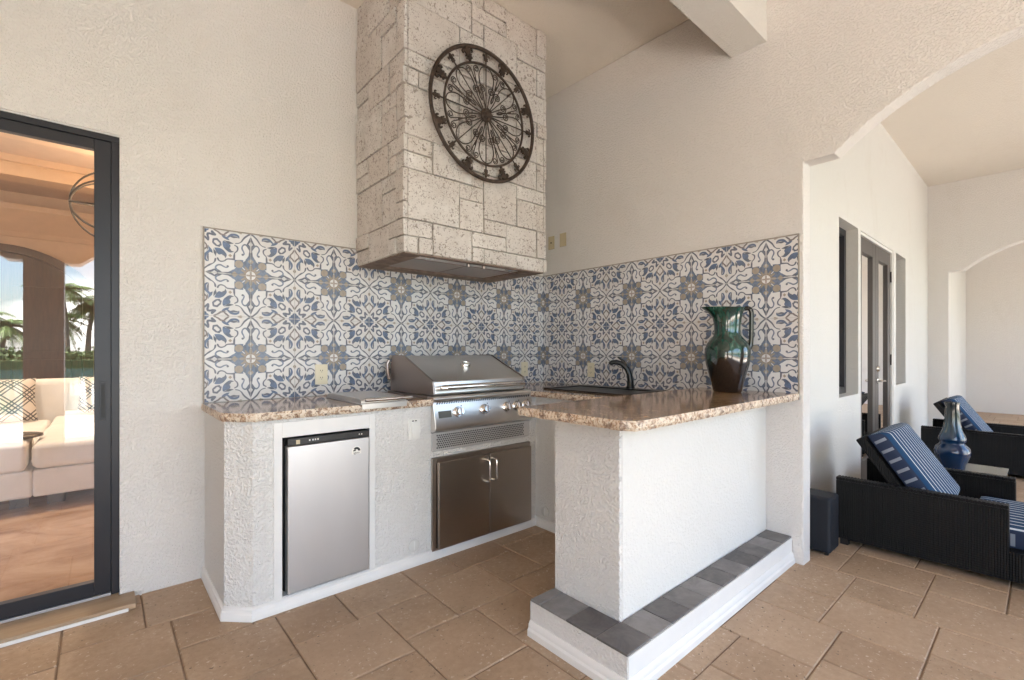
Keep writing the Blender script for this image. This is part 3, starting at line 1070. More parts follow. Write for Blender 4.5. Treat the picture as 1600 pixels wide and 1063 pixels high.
def chisel(o, amp=0.004, axis_z=True):
    """Rough, split rim: jitter the subdivided side faces."""
    rnd_ = random.Random(5)
    bm = bmesh.new()
    bm.from_mesh(o.data)
    side = [f for f in bm.faces if abs(f.normal.z) < 0.5]
    for f in side:
        f.material_index = 1
    es = {e for f in side for e in f.edges if abs(e.verts[0].co.z - e.verts[1].co.z) < 1e-5}
    for e in list(es):
        n = int(e.calc_length() / 0.012)
        if n > 1:
            bmesh.ops.subdivide_edges(bm, edges=[e], cuts=n)
    bmesh.ops.triangulate(bm, faces=[f for f in bm.faces if abs(f.normal.z) > 0.5])
    for v in bm.verts:
        if len(v.link_faces):
            v.co.x += rnd_.uniform(-amp, amp) * 0.6
            v.co.y += rnd_.uniform(-amp, amp) * 0.6
            if v.co.z < max(x.co.z for x in bm.verts) - 0.02:
                pass
    bm.to_mesh(o.data)
    bm.free()

def slab(name, pts, z0, z1, parent):
    """Granite slab: polished top, rough split rim made of jittered facets."""
    rnd_ = random.Random(len(pts) * 7)
    # densify the outline
    den = []
    n = len(pts)
    for i in range(n):
        a, b_ = Vector(pts[i]), Vector(pts[(i + 1) % n])
        m = max(1, int((b_ - a).length / 0.014))
        for k in range(m):
            den.append(a.lerp(b_, k / m))
    N2 = len(den)
    cx_ = sum(p.x for p in den) / N2; cy_ = sum(p.y for p in den) / N2
    rings = []
    h_ = z1 - z0
    for lev, (zz, ins) in enumerate(((z0, 0.004), (z0 + h_ * .33, 0.0), (z0 + h_ * .68, 0.0), (z1, 0.003))):
        ring = []
        for i, p in enumerate(den):
            a, b_ = den[i - 1], den[(i + 1) % N2]
            t_ = (b_ - a).normalized()
            nn = Vector((t_.y, -t_.x))
            j = rnd_.uniform(-0.0018, 0.0018) if lev in (1, 2) else rnd_.uniform(-0.001, 0.001)
            q = p - nn * (ins + j)
            ring.append((q.x, q.y, zz + (rnd_.uniform(-0.0015, 0.0015) if lev == 0 else 0)))
        rings.append(ring)
    mb = MB()
    vs = [p for r in rings for p in r]
    fs, mi = [], []
    for l in range(3):
        for i in range(N2):
            j = (i + 1) % N2
            fs.append((l * N2 + i, l * N2 + j, (l + 1) * N2 + j, (l + 1) * N2 + i))
    mb.add(vs, fs, 1)
    mb.add([p for p in rings[3]], [tuple(range(N2))], 0)
    mb.add([p for p in rings[0]], [tuple(range(N2))[::-1]], 0)
    me_o = obj(name, mb, [M['granite'], M['granite_edge']], parent)
    return me_o
def ccw(p):
    a = sum(p[i][0] * p[(i + 1) % len(p)][1] - p[(i + 1) % len(p)][0] * p[i][1] for i in range(len(p)))
    return p if a > 0 else p[::-1]
slab('countertop', ccw([(-2.503, -0.0115), (-2.503, -0.50), (-2.490, -0.535), (-2.425, -0.612), (-2.39, -0.628), (-1.497, -0.628), (-1.497, -0.0115)]), 0.868, H, kit)
SKX0, SKX1, SKY0, SKY1 = -0.545, -0.085, -1.235, -0.545
slab('countertop', ccw([(-0.735, -0.0115), (-0.735, -0.60), (-0.712, -0.63), (-0.712, -1.425), (-0.0115, -1.425), (-0.0115, -0.0115)]), 0.868, H, kit)

# ------------------------------------------------------------------ raised bar
bar = thing('breakfast_bar', (-0.75, -1.7, 0), 'white stucco bar with raised brown granite top and slate tiled foot ledge', 'bar')
PX = -1.405
mb = MB()
mb.box(PX, -0.003, -1.815, -1.472, 0.0, 0.906)
o = obj('bar_wall', mb, [M['stucco_white'], M['white']], bar, bevel=0.006, seg=2)
mb = MB()
mb.box(PX + 0.012, -0.004, -1.8175, -1.8145, 0.146, 0.904)
obj('front_skim', mb, M['stucco_fine'], bar)
mb = MB()
mb.prism([(-1.55, -1.472), (-1.55, -1.95), (-0.003, -1.95), (-0.003, -1.8155), (PX - 0.0005, -1.8155), (PX - 0.0005, -1.472)], 0, 0.136, 'z')
o = obj('foot_ledge', mb, M['stucco_white'], bar)
mb = MB()
mb.box(-1.546, -0.0035, -1.9535, -1.9498, 0.056, 0.1355)
obj('ledge_board', mb, M['white'], bar)
mb = MB()
moulding(mb, [(-1.55, -1.474), (-1.55, -1.95), (-0.004, -1.95)], [(-0.004, 0.0), (0.020, 0.0), (0.020, 0.026), (0.013, 0.034), (0.013, 0.048), (0.005, 0.060), (-0.004, 0.060)])
obj('baseboard', mb, M['white'], bar, bevel=0.0015)
def slate(x0, x1, y0, y1):
    mb = MB()
    mb.box(x0 + 0.002, x1 - 0.002, y0 + 0.002, y1 - 0.002, 0.1362, 0.1445 + random.uniform(-0.0008, 0.0012))
    o = obj('slate_tile', mb, M['slate'], bar, bevel=0.002, at=((x0 + x1) / 2, (y0 + y1) / 2, 0.14))
    return o
mb = MB()
mb.prism([(-1.548, -1.474), (-1.548, -1.948), (-0.004, -1.948), (-0.004, -1.8185), (PX - 0.001, -1.8185), (PX - 0.001, -1.474)], 0.1361, 0.1412, 'z')
obj('ledge_grout', mb, M['slate_grout'], bar)
slate(-1.552, -1.403, -1.953, -1.816)
for y0, y1 in ((-1.816, -1.668), (-1.668, -1.528), (-1.528, -1.472)):
    slate(-1.552, PX - 0.001, y0, y1)
e = [-1.403 + 0.1403 * i for i in range(11)]
e[-1] = -0.003
for x0, x1 in zip(e[:-1], e[1:]):
    slate(x0, x1, -1.953, -1.818)
slab('bar_top', ccw([(-1.575, -1.425), (-1.575, -1.94), (-1.548, -1.982), (-1.50, -1.992), (-0.0115, -1.992), (-0.0115, -1.425)]), 0.907, 0.942, bar)

# ------------------------------------------------------------------ mini fridge
fr = thing('mini_fridge', (-2.07, -0.4, FZ0), 'silver mini fridge set into the white counter niche', 'fridge')
mb = MB(); mb.box(-2.262, -1.872, -0.57, -0.08, FZ0 + 0.004, FZ1 - 0.012)
obj('body', mb, M['black_plastic'], fr, bevel=0.004)
mb = MB(); mb.box(-2.258, -1.870, -0.626, -0.575, FZ0 + 0.010, 0.741)
fd = obj('door', mb, M['fridge'], fr, bevel=0.006, seg=3)
mb = MB(); mb.box(-2.258, -1.870, -0.624, -0.572, 0.743, 0.776)
st = obj('control_strip', mb, M['black_plastic'], fr, bevel=0.004, seg=2)
mb = MB(); mb.box(-2.222, -2.205, -0.6262, -0.6225, 0.748, 0.768)
obj('hinge_cover', mb, M['plastic_almond'], st, bevel=0.001)
mb = MB()
for x in (-2.165, -2.150, -2.139, -2.127): mb.box(x, x + 0.006, -0.6252, -0.6235, 0.757, 0.765)
for x in (-1.925, -1.913): mb.box(x, x + 0.005, -0.6252, -0.6235, 0.757, 0.763)
obj('control_mark', mb, M['plastic_white'], st)
# badge: pale plate with a black dome, a curved gap and the word under it
bx, bz, by = -1.9385, 0.683, -0.6268
mb = MB()
pts = [(bx - 0.024, bz - 0.019)] + [(bx + 0.024 * math.cos(PI - a * PI / 14) , bz - 0.004 + 0.024 * math.sin(a * PI / 14)) for a in range(15)] + [(bx + 0.024, bz - 0.019)]
mb.prism(pts, by, by - 0.0012, 'y')
bd = obj('badge', mb, M['plastic_white'], fd)
mb = MB()
def halfring(r0, r1, a0, a1, cx_, cz_):
    n = 12
    o_ = [(cx_ + r1 * math.cos(a0 + (a1 - a0) * i / n), cz_ + r1 * math.sin(a0 + (a1 - a0) * i / n)) for i in range(n + 1)]
    i_ = [(cx_ + r0 * math.cos(a0 + (a1 - a0) * i / n), cz_ + r0 * math.sin(a0 + (a1 - a0) * i / n)) for i in range(n + 1)][::-1]
    mb.prism(o_ + i_, by - 0.0012, by - 0.0018, 'y')
halfring(0.0085, 0.0195, 0.0, PI * 0.78, bx, bz - 0.004)
halfring(0.0002, 0.0075, 0.25, PI, bx - 0.010, bz - 0.004)
obj('badge_dome', mb, M['slot'], bd)
def text(name, s_, size, loc, rot, mat_, parent, ext=0.0003):
    cu = bpy.data.curves.new(name, 'FONT')
    cu.body = s_
    cu.size = size
    cu.extrude = ext
    cu.align_x = 'CENTER'
    cu.align_y = 'CENTER'
    cu.materials.append(mat_)
    o = bpy.data.objects.new(name, cu)
    me = o.to_mesh().copy()
    me.materials.clear(); me.materials.append(mat_)
    bpy.data.objects.remove(o)
    o = link(name, me, parent, Vector(loc) - ORIGIN[parent])
    o.rotation_euler = rot
    return o
text('badge_lettering', 'igloo', 0.0155, (bx, by - 0.0015, bz - 0.0125), (R(90), 0, 0), M['slot'], bd)

# ------------------------------------------------------------------ built-in grill
gr = thing('gas_grill', (-1.12, -0.35, 0.606), 'built in stainless steel gas grill with a closed sloping lid', 'grill')
mb = MB(); mb.box(GX0 + 0.012, GX1 - 0.012, -0.598, -0.055, 0.612, 0.914)
obj('firebox', mb, M['steel_side'], gr, bevel=0.003)
# lid
LX0, LX1 = -1.468, -0.782
prof = [(-0.085, 0.920), (-0.085, 1.05), (-0.110, 1.142), (-0.255, 1.142), (-0.588, 1.000), (-0.600, 0.928), (-0.59, 0.920)]
mb = MB(); mb.prism(prof, LX0, LX1, 'x')
lid = obj('lid', mb, M['steel'], gr, bevel=0.006, seg=3)
mb = MB()
pe = [(-0.080, 0.919), (-0.080, 1.052), (-0.107, 1.147), (-0.257, 1.147), (-0.593, 1.003), (-0.605, 0.926), (-0.59, 0.919)]
for xa, xb in ((LX0 - 0.012, LX0), (LX1, LX1 + 0.012)):
    mb = MB(); mb.prism(pe, xa, xb, 'x')
    obj('end_cap', mb, M['steel_side'], lid, bevel=0.002)
mb = MB()
mb.tube([(LX0 + 0.03, -0.594, 0.962), (LX0 + 0.03, -0.630, 0.966), (LX0 + 0.045, -0.645, 0.967), (LX1 - 0.045, -0.645, 0.967), (LX1 - 0.03, -0.630, 0.966), (LX1 - 0.03, -0.594, 0.962)], [0.010, 0.013, 0.0165, 0.0165, 0.013, 0.010], 12)
obj('lid_handle', mb, M['chrome'], lid, smooth=True)
# thermometer on the slope
sl_ = Vector((0, -0.33, -0.124)).normalized(); nn = Vector((0, -0.392, 0.920)).normalized()
tcx = -1.115; tp = Vector((tcx, -0.40, 1.142 - (0.40 - 0.255) * 0.142 / 0.333))
mb = MB()
def ring_on(prof_, c, nrm, seg=28):
    q = nrm.to_track_quat('Z', 'Y').to_matrix()
    vs, fs = [], []
    for r_, h_ in prof_:
        for k in range(seg):
            a = 2 * PI * k / seg
            vs.append(c + q @ Vector((r_ * math.cos(a), r_ * math.sin(a), h_)))
    for i in range(len(prof_) - 1):
        for k in range(seg):
            k2 = (k + 1) % seg
            fs.append((i * seg + k, i * seg + k2, (i + 1) * seg + k2, (i + 1) * seg + k))
    fs.append(tuple(range((len(prof_) - 1) * seg, len(prof_) * seg)))
    return vs, fs
mb.add(*ring_on([(0.034, -0.002), (0.034, 0.010), (0.030, 0.018), (0.026, 0.019), (0.024, 0.014)], tp, nn))
th = obj('thermometer', mb, M['chrome'], lid, smooth=True)
mb = MB(); mb.add(*ring_on([(0.024, 0.013), (0.023, 0.0145)], tp, nn))
obj('dial', mb, M['plastic_white'], th)
# trough and slotted rail under the lid
mb = MB()
mb.prism([(-0.560, 0.888), (-0.626, 0.888), (-0.630, 0.904), (-0.622, 0.9165), (-0.560, 0.9165)], GX0 + 0.004, GX1 - 0.004, 'x')
rail = obj('front_rail', mb, M['steel'], gr, bevel=0.003)
mb = MB()
n = 44
for i in range(n):
    x = GX0 + 0.03 + (GX1 - GX0 - 0.06) * i / (n - 1)
    mb.prism([(x - 0.007, 0.8735), (x - 0.001, 0.8735), (x + 0.007, 0.8865), (x + 0.001, 0.8865)], -0.6245, -0.6300, 'y')
o = obj('rail_slot', mb, M['slot'], gr)
# tilted control panel with bullnose
mb = MB()
mb.prism([(-0.560, 0.8875), (-0.6245, 0.8875), (-0.6280, 0.872), (-0.655, 0.752), (-0.652, 0.730), (-0.625, 0.716), (-0.560, 0.716)], GX0 + 0.002, GX1 - 0.002, 'x')
cp = obj('control_panel', mb, M['steel'], gr, bevel=0.004, seg=3)
pn = Vector((0, -0.137, 0.0285)).normalized() ; pn = Vector((0, -0.979, 0.204))
def on_panel(x, z):
    t = (0.889 - z) / (0.889 - 0.752)
    return Vector((x, -0.6265 - t * 0.0285, z))
for x in (-1.338, -1.145, -0.968, -0.886, -0.806):
    c = on_panel(x, 0.822)
    mb = MB()
    mb.add(*ring_on([(0.031, -0.001), (0.031, 0.006), (0.026, 0.010), (0.024, 0.010), (0.022, 0.030), (0.019, 0.034)], c, pn, 24))
    kn = obj('knob', mb, M['chrome'], cp, smooth=True, at=c)
    q = pn.to_track_quat('Z', 'Y').to_matrix()
    mb = MB()
    vs = [c + q @ Vector((sx * 0.004, sy * 0.020, h_)) for h_ in (0.033, 0.040) for sx, sy in ((-1, -1), (1, -1), (1, 1), (-1, 1))]
    mb.add(vs, [(0, 3, 2, 1), (4, 5, 6, 7), (0, 1, 5, 4), (1, 2, 6, 5), (2, 3, 7, 6), (3, 0, 4, 7)])
    obj('knob_grip', mb, M['steel_side'], kn)
    mb = MB(); p_ = on_panel(x + 0.028, 0.855); mb.add(*ring_on([(0.004, -0.001), (0.003, 0.0012)], p_, pn, 10))
    obj('flame_mark', mb, M['slot'], cp)
mb = MB()
a, b_ = on_panel(-1.47, 0.835), on_panel(-1.385, 0.797)
mb.add([(a.x, a.y - 0.002, a.z), (b_.x, a.y - 0.002, a.z), (b_.x, b_.y - 0.002, b_.z), (a.x, b_.y - 0.002, b_.z),
        (a.x, a.y + 0.004, a.z), (b_.x, a.y + 0.004, a.z), (b_.x, b_.y + 0.004, b_.z), (a.x, b_.y + 0.004, b_.z)],
       [(0, 1, 2, 3), (0, 4, 5, 1), (1, 5, 6, 2), (2, 6, 7, 3), (3, 7, 4, 0)])
np_ = obj('name_plate', mb, simple('dark_etched_plate', (0.10, 0.095, 0.08), 0.4, 0.5), cp)
# perforated vent panel under the controls
mb = MB()
vx0, vx1, vz0, vz1 = GX0 + 0.004, GX1 - 0.006, 0.609, 0.712
mb.box(vx0, vx1, -0.612, -0.600, vz0, vz1)
vp = obj('vent_panel', mb, simple('pale_perforated_steel', (0.62, 0.61, 0.60), 0.42, 0.55, var=0.04), gr, bevel=0.002)
mb = MB()
k = 0
nz = 7
dz = 0.0117
for r in range(nz):
    z = vz0 + 0.016 + r * dz
    m = 50 if r % 2 == 0 else 49
    for i in range(m):
        x = vx0 + 0.035 + (0 if r % 2 == 0 else 0.00675) + i * 0.0135
        rr = 0.0049
        mb.prism([(x + rr * math.cos(PI / 6 + PI / 3 * q), z + rr * math.sin(PI / 6 + PI / 3 * q)) for q in range(6)], -0.6119, -0.6128, 'y')
o = obj('vent_hole', mb, M['slot'], gr)
o['kind'] = 'stuff'
# hoist plate / rear elbow left of the lid
mb = MB()
mb.tube([(-1.495, -0.10, 0.99), (-1.500, -0.08, 1.03), (-1.497, -0.07, 1.09), (-1.485, -0.075, 1.115)], 0.012, 8)
obj('lid_hinge', mb, M['steel_side'], gr, smooth=True)

# ------------------------------------------------------------------ access doors under the grill
ac = thing('access_door_unit', (-1.12, -0.6, 0.05), 'pair of brown tinged stainless steel access doors under the grill', 'cabinet doors')
ax0, ax1, az0, az1 = -1.497, -0.739, 0.047, 0.570
mb = MB()
w_ = 0.026
mb.box(ax0, ax0 + w_, -0.617, -0.58, az0, az1)
mb.box(ax1 - w_, ax1, -0.617, -0.58, az0, az1)
mb.box(ax0 + w_, ax1 - w_, -0.617, -0.58, az1 - w_, az1)
mb.box(ax0 + w_, ax1 - w_, -0.617, -0.58, az0, az0 + 0.016)
mb.box(ax0 + w_, ax1 - w_, -0.59, -0.58, az0 + 0.016, az1 - w_)
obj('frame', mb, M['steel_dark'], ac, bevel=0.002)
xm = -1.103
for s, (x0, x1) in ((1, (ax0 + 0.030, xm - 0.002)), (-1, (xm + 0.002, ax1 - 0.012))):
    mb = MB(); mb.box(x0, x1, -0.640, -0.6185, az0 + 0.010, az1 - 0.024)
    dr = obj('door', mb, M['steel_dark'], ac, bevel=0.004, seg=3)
    hx = xm - s * 0.027
    z0, z1 = 0.385, 0.515
    pts = [(hx, -0.640, z0), (hx, -0.664, z0)] + [(hx, -0.664 - 0.012 * math.sin(a), z0 + 0.014 - 0.014 * math.cos(a)) for a in (0.5, 1.0, 1.57)]
    pts += [(hx, y, z0 + z1 - z) for x_, y, z in pts[::-1]]
    mb = MB(); mb.tube(pts, 0.0058, 10)
    obj('handle', mb, M['chrome'], dr, smooth=True)

# ------------------------------------------------------------------ side burner cover lying on the counter
sb = thing('side_burner', (-1.84, -0.38, H), 'low stainless steel side burner cover with a bar handle left of the grill', 'side burner')
mb = MB()
bx0, bx1 = -1.915, -1.665
mb.box(bx0 - 0.004, bx1 + 0.004, -0.640, -0.15, H + 0.0012, H + 0.006)
mb.box(bx0 + 0.002, bx1 - 0.002, -0.641, -0.632, H - 0.022, H + 0.004)
obj('rim', mb, M['steel'], sb, bevel=0.001)
mb = MB()
mb.prism([(-0.16, H + 0.0062), (-0.16, H + 0.022), (-0.20, H + 0.031), (-0.60, H + 0.031), (-0.632, H + 0.022), (-0.632, H + 0.0062)], bx0, bx1, 'x')
cv = obj('cover', mb, M['steel'], sb, bevel=0.003)
mb = MB()
mb.tube([(bx0 + 0.03, -0.632, H + 0.022), (bx0 + 0.03, -0.668, H + 0.026)], 0.006, 8)
mb.tube([(bx1 - 0.03, -0.632, H + 0.022), (bx1 - 0.03, -0.668, H + 0.026)], 0.006, 8)
mb.tube([(bx0 + 0.005, -0.668, H + 0.026), (bx1 + 0.012, -0.668, H + 0.026)], 0.009, 10)
obj('handle', mb, M['chrome'], cv, smooth=True)

# ------------------------------------------------------------------ sink and faucet
sk = thing('sink', (-0.31, -0.89, H), 'black drop in sink in the granite counter by the corner', 'sink')
mb = MB()
zr = H + 0.010
mb.box(SKX0, SKX0 + 0.035, SKY0, SKY1, H + 0.0008, zr)
mb.box(SKX1 - 0.10, SKX1, SKY0, SKY1, H + 0.0008, zr)
mb.box(SKX0 + 0.035, SKX1 - 0.10, SKY0, SKY0 + 0.035, H + 0.0008, zr)
mb.box(SKX0 + 0.035, SKX1 - 0.10, SKY1 - 0.035, SKY1, H + 0.0008, zr)
obj('rim', mb, M['sink'], sk, bevel=0.003)
mb = MB()
mb.box(SKX0 + 0.035, SKX1 - 0.10, SKY0 + 0.035, SKY1 - 0.035, H + 0.0008, H + 0.003)
obj('basin', mb, M['sink'], sk)
fa = thing('faucet', (-0.135, -0.93, zr), 'black gooseneck faucet behind the sink', 'faucet')
F0 = Vector((-0.135, -0.985, zr))
mb = MB()
mb.lathe([(0.030, 0.0), (0.030, 0.008), (0.024, 0.016), (0.022, 0.05), (0.020, 0.055)], F0, 20)
obj('base', mb, M['sink'], fa, smooth=True)
mb = MB()
dirv = Vector((-0.55, 0.83, 0)).normalized()
pp = [F0 + Vector((0, 0, 0.03)), F0 + Vector((0, 0, 0.09)) + dirv * 0.004, F0 + Vector((0, 0, 0.135)) + dirv * 0.022, F0 + Vector((0, 0, 0.168)) + dirv * 0.055, F0 + Vector((0, 0, 0.182)) + dirv * 0.095, F0 + Vector((0, 0, 0.178)) + dirv * 0.125, F0 + Vector((0, 0, 0.165)) + dirv * 0.140]
mb.tube(pp, [0.021, 0.0195, 0.019, 0.018, 0.0165, 0.016, 0.015], 12)
obj('spout', mb, M['sink'], fa, smooth=True)
mb = MB()
mb.tube([F0 + Vector((0, 0, 0.155)) + dirv * 0.03, F0 + Vector((0, 0, 0.185)) + dirv * 0.045, F0 + Vector((0.0, 0, 0.215)) + dirv * 0.085], [0.012, 0.009, 0.005], 10)
obj('lever', mb, M['sink'], fa, smooth=True)

# ------------------------------------------------------------------ green pitcher
pc = thing('pitcher', (-0.215, -1.690, 0.9425), 'tall green and brown glazed pitcher standing on the bar top', 'pitcher')
PC = Vector((-0.215, -1.690, 0.9425))
prof = [(0.070, 0.0), (0.074, 0.004), (0.078, 0.02), (0.096, 0.09), (0.114, 0.16), (0.121, 0.21), (0.119, 0.245), (0.108, 0.275), (0.088, 0.300), (0.074, 0.318), (0.069, 0.34), (0.070, 0.38), (0.075, 0.42), (0.083, 0.452), (0.091, 0.470), (0.094, 0.476), (0.090, 0.477), (0.080, 0.462), (0.070, 0.42), (0.064, 0.36), (0.06, 0.31)]
mb = MB()
mb.lathe(prof, PC, 48)
sp = Vector((-0.66, 0.75, 0))   # spout points left in the picture
nv = []
for p in mb.v:
    q = Vector(p) - PC
    if q.z > 0.40:
        k_ = min(1, (q.z - 0.40) / 0.075)
        hd = Vector((q.x, q.y, 0)).normalized().dot(sp)
        ex = 0.052 * k_ * k_ * max(0, hd - 0.35) ** 1.2 / 0.65 ** 1.2
        q += sp * ex
        q.z += 0.006 * k_ * max(0, hd)
    nv.append(tuple(q + PC))
mb.v = nv
obj('body', mb, M['pitcher'], pc, smooth=True, angle=80)
hp = [(-0.080, 0.468), (-0.105, 0.474), (-0.124, 0.466), (-0.130, 0.44), (-0.130, 0.38), (-0.129, 0.32), (-0.126, 0.27), (-0.112, 0.232)]
mb = MB()
def smoothpath(pts, n=6):
    P_ = [Vector(p) for p in pts]
    P_ = [2 * P_[0] - P_[1]] + P_ + [2 * P_[-1] - P_[-2]]
    out = []
    for i in range(1, len(P_) - 2):
        for k in range(n):
            t = k / n
            a, b_, c, d_ = P_[i - 1:i + 3]
            out.append(0.5 * ((2 * b_) + (c - a) * t + (2 * a - 5 * b_ + 4 * c - d_) * t * t + (3 * b_ - a - 3 * c + d_) * t ** 3))
    out.append(P_[-2])
    return out
mb.tube(smoothpath([PC + sp * a + Vector((0, 0, b_)) for a, b_ in hp]), 0.0125, 10)
obj('handle', mb, simple('dark_brown_glaze', (0.012, 0.010, 0.008), 0.12), pc, smooth=True)

# ------------------------------------------------------------------ outlets, switches, caps
def plate(name, plane, a, z, w_, h_, label, cat, m, kind, off=0.0, group=None):
    """Wall plate facing -y ('A', at x=a) or -x ('B', at y=a); off = wall surface offset."""
    loc = (a, -off, z) if plane == 'A' else (-off, a, z)
    root = thing(name, loc, label, cat, group)
    def bx_(mb, u0, u1, z0, z1, d0, d1):
        if plane == 'A':
            mb.box(a + u0, a + u1, -off - d0, -off - d1, z + z0, z + z1)
        else:
            mb.box(-off - d0, -off - d1, a + u0, a + u1, z + z0, z + z1)
    mb = MB(); bx_(mb, -w_ / 2, w_ / 2, -h_ / 2, h_ / 2, 0.0005, 0.006)
    obj('cover_plate', mb, m, root, bevel=0.0022)
    if kind == 'outlet':
        for s in (-1, 1):
            mb = MB(); bx_(mb, -0.013, 0.013, s * 0.021 - 0.011, s * 0.021 + 0.011, 0.0055, 0.0075)
            so_ = obj('socket', mb, m, root, bevel=0.0012)
            mb = MB()
            for u in (-0.006, 0.006):
                bx_(mb, u - 0.0013, u + 0.0013, s * 0.021 - 0.002, s * 0.021 + 0.0065, 0.0073, 0.0078)
            bx_(mb, -0.0018, 0.0018, s * 0.021 - 0.0085, s * 0.021 - 0.0050, 0.0073, 0.0078)
            obj('slot', mb, M['slot'], so_)
    elif kind == 'switch':
        mb = MB(); bx_(mb, -0.004, 0.004, -0.010, 0.010, 0.0055, 0.011)
        obj('toggle', mb, m if w_ > 0.05 else M['slot'], root, bevel=0.001)
    elif kind == 'jack':
        mb = MB(); bx_(mb, -0.006, 0.006, -0.006, 0.006, 0.0055, 0.009)
        obj('jack', mb, M['slot'], root, bevel=0.001)
    elif kind == 'cover':
        mb = MB(); bx_(mb, -0.017, 0.017, -0.045, 0.040, 0.0055, 0.013)
        lid_ = obj('flap', mb, m, root, bevel=0.006, seg=3)
        mb = MB(); bx_(mb, -0.014, -0.004, 0.043, 0.048, 0.0055, 0.010); bx_(mb, 0.004, 0.014, 0.043, 0.048, 0.0055, 0.010)
        obj('hinge', mb, M['slot'], root)
    return root
plate('wall_outlet', 'A', -1.896, 1.034, 0.074, 0.120, 'ivory wall outlet on the tiles left of the grill', 'outlet', M['plastic_ivory'], 'outlet', 0.0092)
plate('wall_outlet', 'A', -0.233, 1.02, 0.074, 0.120, 'ivory wall plate on the tiles right of the grill lid', 'outlet', M['plastic_ivory'], 'outlet', 0.0092)
plate('wall_outlet', 'B', -0.538, 1.025, 0.070, 0.112, 'pale outlet on the tiles left of the black faucet', 'outlet', M['plastic_ivory'], 'outlet', 0.0092)
plate('switch_plate', 'B', -0.101, 2.092, 0.070, 0.112, 'almond wall plate nearest the stone hood', 'switch plate', M['plastic_almond'], 'jack')
plate('switch_plate', 'B', -0.234, 2.096, 0.070, 0.112, 'blank almond switch plate farther from the stone hood', 'switch plate', M['plastic_almond'], 'none')
plate('weather_outlet', 'A', -1.606, 0.748, 0.072, 0.112, 'white covered outlet on the counter front between fridge and grill', 'outlet', M['plastic_white'], 'cover', 0.605)
def cap(plane, a, z, off, label):
    loc = (a, -off, z) if plane == 'A' else (-off, a, z)
    root = thing('cleanout_cap', loc, label, 'cap')
    mb = MB()
    mb.lathe([(0.034, 0.0005), (0.034, 0.005), (0.031, 0.007), (0.001, 0.0072)], (a, -off, z) if plane == 'A' else (0, 0, 0), 28, axis='y')
    if plane == 'B':
        mb.v = [(-off + y, a - x, z + zz) for x, y, zz in mb.v]
    obj('disc', mb, M['cap_grey'], root, smooth=True)
    mb = MB()
    if plane == 'A':
        mb.box(a - 0.003, a + 0.003, -off - 0.0065, -off - 0.0085, z - 0.024, z + 0.024)
    else:
        mb.box(-off - 0.0065, -off - 0.0085, a - 0.003, a + 0.003, z - 0.024, z + 0.024)
    obj('slot', mb, M['white'], root)
cap('A', -1.606, 0.112, 0.605, 'round white cleanout cap low on the counter front')
cap('B', -0.70, 0.11, 0.68, 'round white cleanout cap in the shade under the sink counter')

# ------------------------------------------------------------------ stone range hood
HX0, HX1, HY, HZ = -1.675, -0.595, -0.622, 1.708
hood = thing('range_hood', (-1.135, -0.3, HZ), 'tall pale coral stone range hood above the grill', 'range hood')
U, V = (HX1 - HX0) / 12, (CEIL - HZ) / 18
mb = MB()
mb.box(HX0 + 0.016, HX1 - 0.016, HY + 0.016, -0.002, HZ + 0.03, CEIL - 0.002)
obj('core', mb, M['mortar'], hood)
front = [(0, 1, 0, 1), (1, 2, 0, 1), (0, 2, 1, 2), (2, 5, 0, 2), (5, 6, 0, 1), (6, 9, 0, 1), (9, 12, 0, 1), (5, 8, 1, 2), (8, 11, 1, 3), (11, 12, 1, 3), (6, 8, 2, 3),
         (0, 4, 2, 5), (4, 6, 2, 4), (4, 6, 4, 5), (6, 9, 3, 6), (9, 11, 3, 5), (11, 12, 3, 5), (9, 12, 5, 6), (5, 6, 5, 6), (0, 2, 5, 6), (0, 2, 6, 7), (2, 5, 5, 7), (5, 9, 6, 8), (9, 11, 6, 8), (11, 12, 6, 8),
         (0, 4, 7, 10), (4, 5, 7, 9), (5, 9, 8, 10), (9, 11, 8, 11), (11, 12, 8, 10), (11, 12, 10, 11), (4, 5, 9, 10), (0, 1, 10, 11), (1, 4, 10, 11), (4, 9, 10, 12), (0, 4, 11, 12),
         (9, 12, 11, 13), (0, 4, 12, 15), (4, 6, 12, 15), (6, 9, 12, 13), (6, 9, 13, 16), (9, 11, 13, 15), (11, 12, 13, 15), (9, 12, 15, 16), (5, 6, 15, 16), (0, 5, 15, 17), (0, 2, 17, 18), (2, 5, 17, 18), (5, 8, 16, 17), (5, 6, 17, 18), (6, 8, 17, 18), (8, 11, 16, 18), (11, 12, 16, 18)]
side = []
for b0 in (0, 5, 10):
    side += [(0, 2, b0, b0 + 1), (0, 2, b0 + 1, b0 + 2), (2, 5, b0, b0 + 2), (5, 6, b0, b0 + 1), (6, 7, b0, b0 + 1), (5, 7, b0 + 1, b0 + 2),
             (0, 4, b0 + 2, b0 + 5), (4, 6, b0 + 2, b0 + 4), (6, 7, b0 + 2, b0 + 3), (6, 7, b0 + 3, b0 + 5), (4, 6, b0 + 4, b0 + 5)]
side += [(0, 2, 15, 16), (0, 2, 16, 17), (2, 5, 15, 17), (5, 6, 15, 16), (6, 7, 15, 16), (5, 7, 16, 17), (0, 4, 17, 18), (4, 6, 17, 18), (6, 7, 17, 18)]
UY = 0.622 / 7
jg = 0.0026
